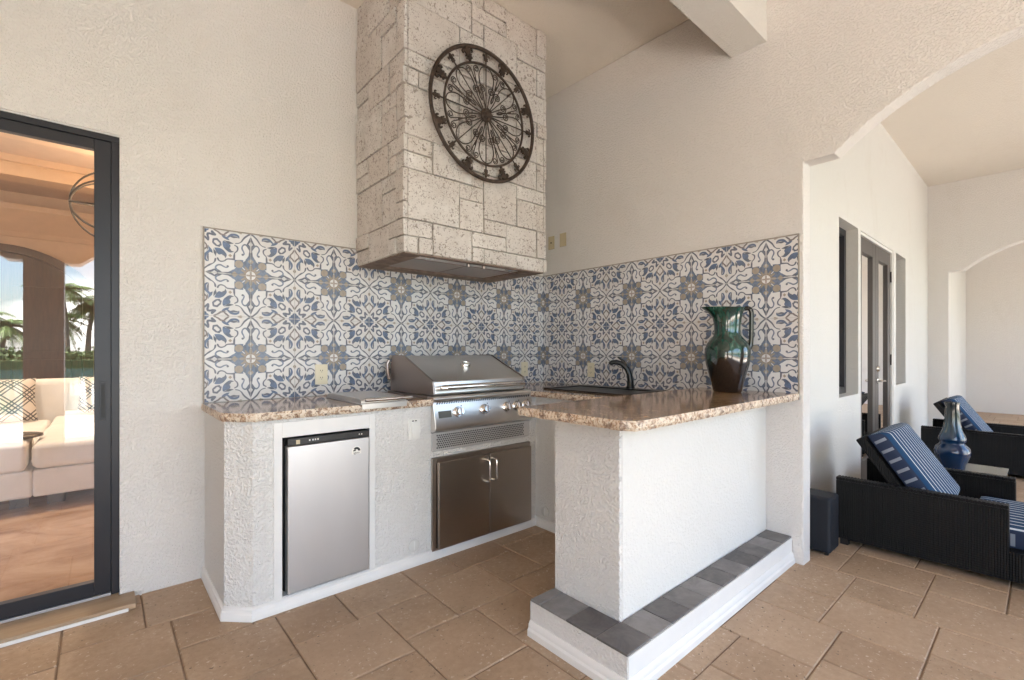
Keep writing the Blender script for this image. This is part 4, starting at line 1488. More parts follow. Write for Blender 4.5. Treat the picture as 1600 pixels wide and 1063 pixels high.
for (a, b_, c, d_) in front:
    mb = MB()
    x0, x1 = HX0 + a * U, HX0 + b_ * U
    e0 = 0.0 if a == 0 else jg
    e1 = 0.0 if b_ == 12 else jg
    dd = random.uniform(-0.007, 0.006)
    mb.box(x0 + e0 + (0.0235 if a == 0 else 0), x1 - e1 - (0.0235 if b_ == 12 else 0), HY + dd, HY + 0.024, HZ + c * V + jg, HZ + d_ * V - jg)
    obj('stone', mb, M['coral'], hood, bevel=0.005, seg=2, at=((x0 + x1) / 2, HY, HZ + (c + d_) * V / 2))
for sx in (0, 1):
    for (a, b_, c, d_) in side:
        mb = MB()
        y1, y0 = -a * UY, -b_ * UY
        dd = random.uniform(-0.007, 0.006)
        xx = (HX0 + dd, HX0 + 0.023) if sx == 0 else (HX1 - 0.023, HX1 - dd)
        e0 = 0.0035 if b_ == 7 else jg
        mb.box(xx[0], xx[1], y0 + (e0 - 0.004 if b_ == 7 else jg), y1 - (0.003 if a == 0 else jg), HZ + c * V + jg, HZ + d_ * V - jg)
        obj('stone', mb, M['coral'], hood, bevel=0.005, seg=2, at=(xx[0], (y0 + y1) / 2, HZ + (c + d_) * V / 2))
# underside: stone border and steel liner with filters, knobs and lamps
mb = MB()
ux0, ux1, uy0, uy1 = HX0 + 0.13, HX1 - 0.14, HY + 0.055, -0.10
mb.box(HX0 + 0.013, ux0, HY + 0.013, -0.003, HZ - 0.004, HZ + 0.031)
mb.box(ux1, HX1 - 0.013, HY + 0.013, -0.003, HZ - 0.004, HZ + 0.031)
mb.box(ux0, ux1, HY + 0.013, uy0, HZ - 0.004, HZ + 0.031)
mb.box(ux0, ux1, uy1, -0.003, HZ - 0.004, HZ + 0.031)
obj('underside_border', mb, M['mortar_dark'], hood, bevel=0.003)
mb = MB()
mb.box(ux0 + 0.002, ux1 - 0.002, uy0 + 0.002, uy1 - 0.002, HZ + 0.012, HZ + 0.029)
ln = obj('liner', mb, M['steel'], hood, bevel=0.002)
xm_ = (ux0 + ux1) / 2
for x0, x1 in ((ux0 + 0.03, xm_ - 0.004), (xm_ + 0.004, ux1 - 0.03)):
    mb = MB(); mb.box(x0, x1, uy0 + 0.13, uy1 - 0.02, HZ + 0.007, HZ + 0.0118)
    obj('filter', mb, M['steel_side'], ln, bevel=0.002)
for x in (ux0 + 0.10, ux1 - 0.10):
    mb = MB(); mb.lathe([(0.028, 0.0), (0.030, 0.006), (0.022, 0.008)], (x, uy0 + 0.055, HZ + 0.004), 20)
    obj('lamp', mb, M['chrome'], ln, smooth=True)
for x in (xm_ - 0.05, xm_ + 0.07):
    mb = MB(); mb.lathe([(0.010, 0.0), (0.012, 0.012), (0.012, 0.03)], (x, uy0 + 0.03, HZ - 0.016), 14)
    obj('control_knob', mb, M['steel_side'], ln, smooth=True)

# ------------------------------------------------------------------ wrought iron medallion
MC = Vector((-1.154, -0.668, 2.588))
MR, MI = 0.386, 0.296
med = thing('wall_medallion', MC, 'round rusty wrought iron medallion on the stone hood', 'wall medallion')
def PM(r, a, dy=0.0):
    """Polar point on the medallion plane, a clockwise from up."""
    return MC + Vector((r * math.sin(a), dy, r * math.cos(a)))
def ringpts(r, n=96, dy=0):
    return [PM(r, 2 * PI * i / n, dy) for i in range(n)]
mb = MB(); mb.tube(ringpts(MR), 0.0115, 10, True)
obj('outer_ring', mb, M['iron'], med, smooth=True)
mb = MB(); mb.tube(ringpts(MI), 0.0072, 8, True)
obj('inner_ring', mb, M['iron'], med, smooth=True)
mb = MB()
mb.lathe([(0.040, -0.006), (0.040, 0.008), (0.030, 0.018), (0.012, 0.024), (0.002, 0.025)], MC, 20, axis='y')
for i in range(8):
    c = PM(0.026, i * PI / 4, -0.018)
    mb.lathe([(0.011, -0.004), (0.009, 0.006), (0.003, 0.010)], c, 8, axis='y')
obj('hub', mb, M['iron'], med, smooth=True)
wr = 0.0036
for i in range(8):
    a = i * PI / 4
    mb = MB(); mb.tube([PM(0.03, a), PM(MI, a)], wr, 6)
    obj('spoke', mb, M['iron'], med, smooth=True)
    b_ = a + PI / 8
    mb = MB(); mb.tube([PM(0.10, b_, 0.002), PM(0.215, b_, 0.002)], wr, 6)
    obj('spoke', mb, M['iron'], med, smooth=True)
    # leaf shaped pair around the spoke
    mb = MB()
    for s in (-1, 1):
        mb.tube(smoothpath([PM(MI - 0.006, a, -0.003), PM(0.275, a + s * 0.13, -0.003), PM(0.235, a + s * 0.235, -0.003), PM(0.185, a + s * 0.265, -0.003), PM(0.12, a + s * 0.21, -0.003), PM(0.035, a + s * 0.16, -0.003)], 5), wr, 6)
    obj('leaf_scroll', mb, M['iron'], med, smooth=True)
    # forked scrolls at the rim, on the in-between spokes
    mb = MB()
    for s in (-1, 1):
        c = PM(0.263, b_ + s * 0.115, 0.002)
        pts = [PM(0.185, b_ + s * 0.01, 0.002), PM(0.225, b_ + s * 0.03, 0.002)]
        e_r = (PM(1, b_) - MC).normalized(); e_t = (PM(1, b_ + PI / 2) - MC).normalized() * s
        for k in range(13):
            t = k / 12
            an = PI + 0.2 - t * 1.5 * 2 * PI
            rr = 0.021 * (1 - 0.72 * t)
            pts.append(c + e_t * (rr * math.cos(an)) + e_r * (rr * math.sin(an)))
        mb.tube(smoothpath(pts, 2), wr * 0.9, 6)
    obj('fork_scroll', mb, M['iron'], med, smooth=True)
    # C scrolls in the ring round the hub
    mb = MB()
    for s in (-1, 1):
        c = PM(0.150, b_ + s * 0.165, -0.006)
        e_r = (PM(1, b_) - MC).normalized(); e_t = (PM(1, b_ + PI / 2) - MC).normalized() * s
        pts = [PM(0.085, b_ + s * 0.02, -0.006), PM(0.115, b_ + s * 0.06, -0.006)]
        for k in range(15):
            t = k / 14
            an = PI - t * 1.6 * 2 * PI
            rr = 0.025 * (1 - 0.70 * t)
            pts.append(c + e_t * (rr * math.cos(an)) + e_r * (rr * math.sin(an)))
        mb.tube(smoothpath(pts, 2), wr * 0.9, 6)
    obj('heart_scroll', mb, M['iron'], med, smooth=True)

def fleur(mb, c, e_r, e_t, s, th_):
    """Fleur-de-lis: pointed middle petal, two curled side petals, a band and a foot."""
    def pl(pts, d0, d1):
        n = len(pts)
        vs = [c + e_t * (x * s) + e_r * (y * s) + Vector((0, dd, 0)) for dd in (d0, d1) for x, y in pts]
        mb.add(vs, [tuple(range(n))[::-1], tuple(range(n, 2 * n))] + [(i, (i + 1) % n, n + (i + 1) % n, n + i) for i in range(n)])
    pl([(0, 0.92), (0.22, 0.70), (0.32, 0.42), (0.22, 0.05), (0.16, -0.15), (-0.16, -0.15), (-0.22, 0.05), (-0.32, 0.42), (-0.22, 0.70)], -th_, th_)
    for k in (-1, 1):
        pl([(k * 0.10, -0.10), (k * 0.17, 0.12), (k * 0.33, 0.42), (k * 0.52, 0.55), (k * 0.70, 0.50), (k * 0.80, 0.32), (k * 0.76, 0.10), (k * 0.62, 0.02), (k * 0.54, 0.12), (k * 0.62, 0.20), (k * 0.60, 0.32), (k * 0.50, 0.34), (k * 0.40, 0.18), (k * 0.32, -0.04), (k * 0.22, -0.16)], -th_ * 0.8, th_ * 0.8)
        pl([(k * 0.08, -0.24), (k * 0.30, -0.30), (k * 0.44, -0.46), (k * 0.38, -0.62), (k * 0.26, -0.58), (k * 0.28, -0.46), (k * 0.16, -0.40)], -th_ * 0.8, th_ * 0.8)
    pl([(-0.40, -0.10), (0.40, -0.10), (0.36, -0.30), (-0.36, -0.30)], -th_ * 1.3, th_ * 1.3)
    pl([(-0.16, -0.26), (0.16, -0.26), (0.22, -0.52), (0, -0.92), (-0.22, -0.52)], -th_, th_)
rm = (MR + MI) / 2
for i in range(8):
    for big in (0, 1):
        a = i * PI / 4 + (PI / 8 if big else 0)
        e_r = (PM(1, a) - MC).normalized(); e_t = (PM(1, a + PI / 2) - MC).normalized()
        mb = MB()
        fleur(mb, PM(rm + 0.004, a), e_r, e_t, 0.052 if big else 0.033, 0.007 if big else 0.004)
        if not big:
            mb.tube([PM(MI, a), PM(MR, a)], 0.0045, 6)
        obj('fleur_de_lis', mb, M['iron'], med, bevel=0.0012, seg=1)
mb = MB()
for a in (PI / 4, 3 * PI / 4, 5 * PI / 4, 7 * PI / 4):
    mb.tube([PM(MI, a), PM(MI, a, 0.047)], 0.005, 6)
obj('wall_stud', mb, M['iron'], med)

# ------------------------------------------------------------------ sliding glass door
sd = thing('sliding_door', (-4.1, 0.06, 0.028), 'dark framed sliding glass door to the living room at far left', 'door')
y0, y1 = 0.020, 0.110
mb = MB()
mb.box(DX1 - 0.030, DX1 - 0.0005, y0 - 0.006, y1 + 0.05, 0.029, 2.160)
mb.box(DX0 + 0.0005, DX0 + 0.03, y0 - 0.006, y1 + 0.05, 0.029, 2.160)
mb.box(DX0 + 0.0005, DX1 - 0.0005, y0 - 0.006, y1 + 0.05, 2.1605, 2.1945 - 0.006)
obj('frame', mb, M['door_metal'], sd, bevel=0.002)
mb = MB()
mb.box(DX0 + 0.0005, DX1 - 0.0005, y0 - 0.012, y1 + 0.05, 2.1892, 2.1948)
obj('head_bead', mb, M['white'], sd)
mb = MB()
mb.box(DX0 + 0.031, DX1 - 0.031, y0 - 0.010, y1 + 0.03, 0.0285, 0.040)
obj('track', mb, M['silver_track'], sd, bevel=0.001)
px1 = DX1 - 0.032
for px0, px1, yy_ in ((-4.16, DX1 - 0.0305, y0), (DX0 + 0.032, -4.10, y0 + 0.048)):
    mb = MB()
    st_ = 0.060
    mb.box(px0, px0 + st_, yy_, yy_ + 0.04, 0.041, 2.159)
    mb.box(px1 - st_, px1, yy_, yy_ + 0.04, 0.041, 2.159)
    mb.box(px0 + st_, px1 - st_, yy_, yy_ + 0.04, 2.112, 2.159)
    mb.box(px0 + st_, px1 - st_, yy_, yy_ + 0.04, 0.041, 0.105)
    lf = obj('door_panel', mb, M['door_metal'], sd, bevel=0.002)
    mb = MB()
    mb.box(px0 + st_, px1 - st_, yy_ + 0.018, yy_ + 0.0185, 0.105, 2.112)
    me_ = MB(); me_.add([(px0 + st_, yy_ + 0.018, 0.105), (px1 - st_, yy_ + 0.018, 0.105), (px1 - st_, yy_ + 0.018, 2.112), (px0 + st_, yy_ + 0.018, 2.112)], [(0, 1, 2, 3)])
    obj('glass_pane', me_, M['glass'], lf)
    if yy_ == y0:
        mb = MB()
        hx = px1 - 0.030
        mb.box(hx - 0.012, hx + 0.012, yy_ - 0.004, yy_ - 0.0005, 0.850, 1.035)
        obj('pull_plate', mb, M['door_metal'], lf, bevel=0.0015)
        mb = MB()
        mb.box(hx - 0.005, hx + 0.007, yy_ - 0.0062, yy_ - 0.0042, 0.865, 1.020)
        obj('finger_slot', mb, M['slot'], lf)

# ------------------------------------------------------------------ living room behind the glass
IY1, IX0, IX1, IZ = 8.2, -8.5, -0.8, 3.75
mb = MB(); mb.box(IX0, IX1, 0.165, IY1, -0.06, 0.004)
o = struct('floor', mb, M['marble']); meta(o, 'tan marble floor of the living room')
mb = MB(); mb.box(IX0, IX1, IY1, IY1 + 0.15, -0.06, IZ); o = struct('wall', mb, M['room_wall']); meta(o, 'ochre back wall of the living room')
mb = MB(); mb.box(IX0 - 0.15, IX0, 0.2, IY1 + 0.15, -0.06, IZ); o = struct('wall', mb, M['room_wall']); meta(o, 'ochre left wall of the living room')
mb = MB(); mb.box(IX1, IX1 + 0.15, 0.2, IY1 + 0.15, -0.06, IZ); o = struct('wall', mb, M['room_wall']); meta(o, 'ochre right wall of the living room')
mb = MB(); mb.box(IX0, IX1, 0.2005, 0.215, CEIL - 0.002, IZ); o = struct('wall', mb, M['room_wall']); meta(o, 'wall strip above the sliding door inside the living room')
mb = MB(); mb.box(IX0 - 0.15, IX1 + 0.15, 0.2, IY1 + 0.15, IZ, IZ + 0.15); rc = struct('ceiling', mb, M['room_ceiling']); meta(rc, 'coffered tan ceiling of the living room')
for y in (4.4, 6.3):
    mb = MB()
    mb.box(IX0, IX1, y - 0.18, y + 0.18, IZ - 0.26, IZ - 0.001)
    mb.box(IX0, IX1, y - 0.24, y + 0.24, IZ - 0.09, IZ - 0.0015)
    obj('ceiling_coffer', mb, M['crown'], rc)
mb = MB()
mb.prism([(IY1 - 0.001, 3.02), (IY1 - 0.04, 3.02), (IY1 - 0.06, 3.10), (IY1 - 0.30, 3.42), (IY1 - 0.32, 3.50), (IY1 - 0.001, 3.50)], IX0, IX1, 'x')
obj('crown_moulding', mb, M['crown'], rc)

# arched mahogany door
dw = thing('arched_door', (-4.1, IY1 - 0.06, 0), 'arched mahogany double door on the far living room wall', 'door')
def arch_outline(cx_, hw, zs, rise, n=18, base=0.006):
    r = (hw * hw + rise * rise) / (2 * rise)
    zc = zs + rise - r
    th_ = math.asin(hw / r)
    return [(cx_ - hw, base)] + [(cx_ + r * math.sin(-th_ + 2 * th_ * i / n), zc + r * math.cos(-th_ + 2 * th_ * i / n)) for i in range(n + 1)] + [(cx_ + hw, base)]
mb = MB()
oo = arch_outline(-4.1, 1.12, 2.30, 0.58)
ii = arch_outline(-4.1, 0.98, 2.24, 0.52)
for k in range(len(oo) - 1):
    mb.prism([oo[k], oo[k + 1], ii[k + 1], ii[k]], IY1 - 0.10, IY1 - 0.001, 'y')
obj('casing', mb, M['wood'], dw)
for s in (-1, 1):
    mb = MB()
    full = arch_outline(-4.1, 0.975, 2.235, 0.52, 20)
    half = [p for p in full if (p[0] + 4.1) * s > 0.004]
    half = [(-4.1 + s * 0.004, 0.006), (-4.1 + s * 0.004, 2.75)] + (half if s > 0 else half[::-1])
    mb.prism(half, IY1 - 0.05, IY1 - 0.002, 'y')
    lf = obj('door_leaf', mb, M['wood'], dw)
    for z0, z1 in ((0.18, 1.02), (1.16, 2.22)):
        mb = MB()
        xa, xb = -4.1 + s * 0.13, -4.1 + s * 0.84
        mb.box(xa, xb, IY1 - 0.068, IY1 - 0.0505, z0, z1)
        obj('raised_panel', mb, M['wood'], lf, bevel=0.014, seg=2)
mb = MB(); mb.tube([(-4.0, IY1 - 0.06, 1.05), (-4.0, IY1 - 0.10, 1.08), (-4.0, IY1 - 0.10, 1.28), (-4.0, IY1 - 0.06, 1.31)], 0.012, 8)
obj('handle', mb, M['iron'], dw, smooth=True)

# sectional sofa
sf = thing('sectional_sofa', (-3.2, 3.0, 0.004), 'off white sectional sofa in the living room', 'sofa')
def cushion(mb, x0, x1, y0, y1, z0, z1):
    mb.box(x0, x1, y0, y1, z0, z1)
mb = MB()
mb.box(-3.27, -1.3, 2.0, 4.55, 0.10, 0.30)
mb.box(-5.6, -3.2695, 2.0, 4.55, 0.10, 0.30)
obj('base', mb, M['sofa'], sf, bevel=0.02, seg=3)
mb = MB(); mb.box(-3.275, -2.1, 1.985, 3.05, 0.302, 0.49); obj('seat_cushion', mb, M['sofa'], sf, bevel=0.05, seg=4)
mb = MB(); mb.box(-3.9, -3.30, 1.97, 2.55, 0.302, 0.50); obj('ottoman_cushion', mb, M['sofa'], sf, bevel=0.03, seg=4)
mb = MB(); mb.box(-5.5, -3.285, 2.56, 4.2, 0.302, 0.44); obj('seat_cushion', mb, M['sofa'], sf, bevel=0.05, seg=4)
mb = MB(); mb.box(-3.27, -1.4, 3.07, 4.2, 0.302, 0.47); obj('seat_cushion', mb, M['sofa'], sf, bevel=0.05, seg=4)
mb = MB(); mb.box(-5.6, -1.3, 4.22, 4.55, 0.302, 0.86); obj('backrest', mb, M['sofa'], sf, bevel=0.06, seg=4)
mb = MB()
for x in (-3.2, -1.45, -3.4, -5.4):
    for y in (2.15, 4.4): mb.box(x, x + 0.1, y, y + 0.1, 0.0045, 0.10)
obj('leg', mb, M['dark_wood_top'], sf)

def pillow(name, c, w_, h_, t_, tilt, yaw, mat_, label):
    n = 14
    vs, fs, uvs = [], [], []
    for side_ in (1, -1):
        for i in range(n + 1):
            for j in range(n + 1):
                u, v = i / n * 2 - 1, j / n * 2 - 1
                k_ = (1 - u * u) * (1 - v * v)
                pin = 1 - 0.07 * (1 - abs(u)) * abs(v) ** 3 - 0.07 * (1 - abs(v)) * abs(u) ** 3
                vs.append(Vector((u * w_ / 2 * (1 - 0.06 * (1 - v * v) * (abs(u) ** 4)), -side_ * t_ / 2 * max(0, k_) ** 0.45, v * h_ / 2 * (1 - 0.06 * (1 - u * u) * (abs(v) ** 4)))))
                uvs.append((i / n, j / n))
    m = (n + 1) ** 2
    for s_ in (0, 1):
        for i in range(n):
            for j in range(n):
                q = [s_ * m + i * (n + 1) + j, s_ * m + (i + 1) * (n + 1) + j, s_ * m + (i + 1) * (n + 1) + j + 1, s_ * m + i * (n + 1) + j + 1]
                fs.append(tuple(q if s_ == 0 else q[::-1]))
    me = bpy.data.meshes.new(name)
    me.from_pydata([tuple(v) for v in vs], [], fs)
    uv = me.uv_layers.new(name='UVMap')
    for p in me.polygons:
        for li in p.loop_indices:
            uv.data[li].uv = uvs[me.loops[li].vertex_index]
    me.materials.append(mat_)
    me.polygons.foreach_set('use_smooth', [True] * len(me.polygons))
    o = link(name, me, None, c)
    o.rotation_euler = (R(-tilt), 0, R(yaw))
    return meta(o, label, 'pillow')
pillow('throw_pillow', (-3.62, 4.06, 0.665), 0.46, 0.46, 0.16, 18, 10, M['trellis'], 'cream trellis print pillow beside the dark one on the sofa')
pillow('throw_pillow', (-3.98, 4.02, 0.655), 0.44, 0.44, 0.16, 20, -12, M['dark_pillow'], 'charcoal pillow on the sofa at the left edge of the glass')
pillow('throw_pillow', (-2.86, 4.06, 0.690), 0.44, 0.42, 0.16, 20, -8, M['trellis'], 'cream trellis print pillow at the right end of the sofa view')
mb = MB()
mb.lathe([(0.30, 0.0), (0.34, 0.012), (0.34, 0.028), (0.325, 0.034)], (-3.62, 2.30, 0.5015), 40)
mb.v = [(-3.62 + (x + 3.62) * 1.15, 2.30 + (y - 2.30) * 0.62, z) for x, y, z in mb.v]
o = obj('serving_tray', mb, M['dark_wood_top'], None, smooth=True, at=(-3.62, 2.3, 0.5015))
meta(o, 'dark oval tray on the sofa ottoman', 'tray')

# orb chandelier
ch = thing('orb_chandelier', (-2.86, 5.0, 3.0), 'wire orb chandelier with lit candle bulbs in the living room', 'chandelier')
CC = Vector((-2.73, 5.0, 3.0)); CR = 0.445
mb = MB()
for i in range(4):
    a = i * PI / 4 + 0.2
    mb.tube([CC + Vector((CR * math.cos(t) * 1.0, CR * math.sin(t) * math.cos(a), CR * math.sin(t) * math.sin(a))) for t in [2 * PI * k / 40 for k in range(40)]], 0.011, 6, True)
obj('orb_band', mb, simple('dark_bronze_wire', (0.012, 0.009, 0.007), 0.6), ch, smooth=True)
mb = MB(); mb.tube([CC + Vector((0, 0, CR)), Vector((CC.x, CC.y, IZ))], 0.010, 8); mb.lathe([(0.07, 0), (0.05, 0.03)], (CC.x, CC.y, IZ - 0.031), 16)
mb.lathe([(0.035, -0.01), (0.035, 0.01)], CC + Vector((-CR, 0, 0)), 12, axis='x')
obj('stem', mb, M['iron'], ch, smooth=True)
mb = MB()
for i in range(5):
    a = 2 * PI * i / 5
    c = CC + Vector((0.21 * math.cos(a), 0.21 * math.sin(a), -0.13))
    mb.tube([CC + Vector((0, 0, -0.16)), c + Vector((0, 0, -0.06)), c], 0.008, 6)
    mb.lathe([(0.016, 0.0), (0.014, 0.09)], c, 10)
obj('candle_arm', mb, M['iron'], ch, smooth=True)
mb = MB()
for i in range(5):
    a = 2 * PI * i / 5
    mb.lathe([(0.004, 0.0), (0.016, 0.02), (0.013, 0.04), (0.002, 0.065)], CC + Vector((0.21 * math.cos(a), 0.21 * math.sin(a), -0.04)), 10)
obj('bulb', mb, M['bulb'], ch, smooth=True)
bl = bpy.data.lights.new('chandelier_light', 'POINT')
bl.energy = 5
bl.color = (1.0, 0.66, 0.38)
bl.shadow_soft_size = 0.12
bo = bpy.data.objects.new('chandelier_light', bl)
COL.objects.link(bo)
bo.location = CC - ORIGIN[ch]
bo.parent = ch
# recessed downlights (one shows at the left edge of the glass)
for (x, y) in ((-4.0, 5.3), (-4.3, 2.6), (-2.6, 2.6)):
    lab = {5.3: 'recessed ceiling light glowing over the sofa, farthest from the glass', 2.6: 'recessed ceiling light nearest the sliding glass, left one' if x < -4 else 'recessed ceiling light nearest the sliding glass, right one'}[y]
    dl = thing('ceiling_downlight', (x, y, IZ), lab, 'downlight', 'recessed living room downlights')
    mb = MB(); mb.lathe([(0.085, -0.012), (0.085, -0.001)], (x, y, IZ), 20)
    obj('trim_ring', mb, M['white'], dl, smooth=True)
    mb = MB(); mb.lathe([(0.062, -0.014), (0.062, -0.0121)], (x, y, IZ), 20)
    obj('lens', mb, M['downlight'], dl)
    pl = bpy.data.lights.new('downlight', 'SPOT')
    pl.energy = 22; pl.spot_size = R(110); pl.spot_blend = 0.6; pl.color = (1.0, 0.82, 0.62); pl.shadow_soft_size = 0.06
    po = bpy.data.objects.new('downlight_lamp', pl); COL.objects.link(po); po.location = (0, 0, -0.03); po.parent = dl

# ------------------------------------------------------------------ next bay: windows and french door
def fixed_window(x0, x1, z0, z1, label):
    root = thing('window', ((x0 + x1) / 2, YD + 0.09, z0), label, 'window')
    yb = YD + 0.085
    mb = MB()
    w_ = 0.055
    mb.box(x0 + 0.001, x0 + w_, yb, yb + 0.06, z0 + 0.001, z1 - 0.001)
    mb.box(x1 - w_, x1 - 0.001, yb, yb + 0.06, z0 + 0.001, z1 - 0.001)
    mb.box(x0 + w_, x1 - w_, yb, yb + 0.06, z1 - w_, z1 - 0.001)
    mb.box(x0 + w_, x1 - w_, yb, yb + 0.06, z0 + 0.001, z0 + w_)
    f = obj('frame', mb, M['door_metal'], root, bevel=0.002)
    mb = MB(); mb.add([(x0 + w_, yb + 0.03, z0 + w_), (x1 - w_, yb + 0.03, z0 + w_), (x1 - w_, yb + 0.03, z1 - w_), (x0 + w_, yb + 0.03, z1 - w_)], [(0, 1, 2, 3)])
    obj('pane', mb, M['glass_tint'], f)
fixed_window(1.345, 1.895, 0.813, 2.2, 'narrow dark framed window left of the french doors')
fixed_window(3.38, 3.883, 0.811, 2.2, 'narrow dark framed window right of the french doors')
fd_ = thing('french_door', (2.616, YD, 0), 'dark bronze french double doors with glass in the next bay', 'door')
mb = MB()
mb.box(1.978, 2.000, YD + 0.006, YD + 0.12, 0.001, 2.198)
mb.box(3.232, 3.254, YD + 0.006, YD + 0.12, 0.001, 2.198)
mb.box(2.000, 3.232, YD + 0.006, YD + 0.12, 2.172, 2.198)
obj('frame', mb, M['white'], fd_, bevel=0.002)
for s, (x0, x1) in ((0, (2.002, 2.612)), (1, (2.618, 3.230))):
    w_ = 0.112
    ya, yb = YD + 0.022, YD + 0.066
    mb = MB()
    mb.box(x0, x0 + w_, ya, yb, 0.012, 2.170)
    mb.box(x1 - w_, x1, ya, yb, 0.012, 2.170)
    mb.box(x0 + w_, x1 - w_, ya, yb, 2.040, 2.170)
    mb.box(x0 + w_, x1 - w_, ya, yb, 0.012, 0.20)
    lf = obj('door_leaf', mb, M['bronze_frame'], fd_, bevel=0.002)
    mb = MB(); mb.add([(x0 + w_, ya + 0.02, 0.2), (x1 - w_, ya + 0.02, 0.2), (x1 - w_, ya + 0.02, 2.04), (x0 + w_, ya + 0.02, 2.04)], [(0, 1, 2, 3)])
    obj('pane', mb, M['glass_tint'], lf)
    hx = x1 + 0.004 if s else x0 - 0.004
    for z in (0.22, 1.08, 1.93):
        mb = MB(); mb.box(hx - 0.010, hx + 0.010, ya - 0.012, ya - 0.0005, z - 0.055, z + 0.055)
        obj('hinge', mb, M['black_plastic'], lf, bevel=0.002)
    if s:
        xk = x0 + 0.05
        mb = MB(); mb.lathe([(0.026, 0.0), (0.026, 0.008), (0.010, 0.012), (0.010, 0.045)], (xk, ya, 0.885), 18, axis='y')
        mb.tube([(xk, ya - 0.045, 0.885), (xk + 0.05, ya - 0.048, 0.887), (xk + 0.115, ya - 0.043, 0.880)], [0.010, 0.009, 0.007], 8)
        obj('lever_handle', mb, M['chrome'], lf, smooth=True)
        mb = MB(); mb.lathe([(0.028, 0.0), (0.028, 0.010), (0.020, 0.022), (0.001, 0.023)], (xk, ya, 1.0), 18, axis='y')
        obj('deadbolt', mb, M['chrome'], lf, smooth=True)
# the room behind those doors
mb = MB(); mb.box(0.35, 5.2, YD + 0.1805, -0.02, -0.06, 0.003); o = struct('floor', mb, M['marble']); meta(o, 'floor of the room behind the french doors')
mb = MB(); mb.box(0.35, 5.2, -0.02, 0.1, -0.06, CEIL); o = struct('wall', mb, M['beige_room']); meta(o, 'beige wall of the room behind the french doors')
mb = MB(); mb.box(0.25, 0.35, YD + 0.1805, -0.02, -0.06, CEIL); mb.box(5.2, 5.3, YD + 0.1805, -0.02, -0.06, CEIL); o = struct('wall', mb, M['beige_room']); meta(o, 'beige end walls of the room behind the french doors')
mb = MB(); mb.box(0.35, 5.2, YD + 0.1805, -0.02, 2.72, 2.80); o = struct('ceiling', mb, M['beige_room']); meta(o, 'ceiling of the room behind the french doors')

# ------------------------------------------------------------------ wicker chaise lounges
def uv_box_cushion(name, path, x0, x1, t_, parent, r_=0.03):
    """Cushion following a (y,z) path of its underside, thickness t_, rounded; UV: x across, y along."""
    n = len(path)
    P_ = [Vector((0, y, z)) for y, z in path]
    nrm = []
    s = [0.0]
    for i in range(n):
        a, b_ = P_[max(0, i - 1)], P_[min(n - 1, i + 1)]
        t = (b_ - a).normalized()
        nn_ = Vector((0, -t.z, t.y))
        if nn_.z < 0:
            nn_ = -nn_
        nrm.append(nn_)
        if i:
            s.append(s[-1] + (P_[i] - P_[i - 1]).length)
    cs = [(0, 0.5)]
    K = 5
    prof = []
    w_ = x1 - x0
    # cross-section: across coordinate, height fraction, material, uv-x
    for k in range(K + 1):
        an = PI / 2 * k / K
        prof.append((r_ - r_ * math.cos(an), 1 - (1 - math.sin(an)) * min(1, r_ / t_)))
    top = [(x0 + d_, h_) for d_, h_ in prof]
    mid = [(x0 + w_ * q, 1 + 0.10 * math.sin(PI * q)) for q in (0.15, 0.3, 0.5, 0.7, 0.85)]
    top2 = [(x1 - d_, h_) for d_, h_ in prof[::-1]]
    sec = [(x0 + 0.006, 0.0), (x0, 0.12)] + top + mid + top2 + [(x1, 0.12), (x1 - 0.006, 0.0)]
    m = len(sec)
    vs, fs, mi, uvv = [], [], [], []
    for i in range(n):
        endk = 1.0
        e_ = min(s[i], s[-1] - s[i])
        endk = math.sqrt(max(0, 1 - (1 - min(1, e_ / r_)) ** 2)) * 0.9 + 0.1
        for (x, h_) in sec:
            p = P_[i] + nrm[i] * (t_ * h_ * endk)
            vs.append((x, p.y, p.z))
    for i in range(n - 1):
        for k in range(m - 1):
            fs.append((i * m + k, i * m + k + 1, (i + 1) * m + k + 1, (i + 1) * m + k))
            side_ = k < 4 or k > m - 6
            mi.append(1 if side_ else 0)
    fs.append(tuple(range(m))); mi.append(2)
    fs.append(tuple(range((n - 1) * m, n * m))[::-1]); mi.append(2)
    for i in range(n - 1):
        fs.append((i * m, (i + 1) * m, (i + 1) * m + m - 1, i * m + m - 1)); mi.append(2)
    base = ORIGIN[parent]
    me = bpy.data.meshes.new(name)
    me.from_pydata([tuple(Vector(v) - base) for v in vs], [], fs)
    for mm in ('stripe', 'dash', 'navy'):
        me.materials.append(M[mm])
    me.polygons.foreach_set('material_index', mi)
    uv = me.uv_layers.new(name='UVMap')
    for p in me.polygons:
        for li in p.loop_indices:
            vi = me.loops[li].vertex_index
            i, k = vi // m, vi % m
            x, h_ = sec[k]
            uv.data[li].uv = (h_ if p.material_index == 1 else x, s[i])
    bm = bmesh.new(); bm.from_mesh(me); bmesh.ops.recalc_face_normals(bm, faces=bm.faces); bm.to_mesh(me); bm.free()
    me.polygons.foreach_set('use_smooth', [True] * len(me.polygons))
    me.set_sharp_from_angle(angle=R(50))
    return link(name, me, parent)

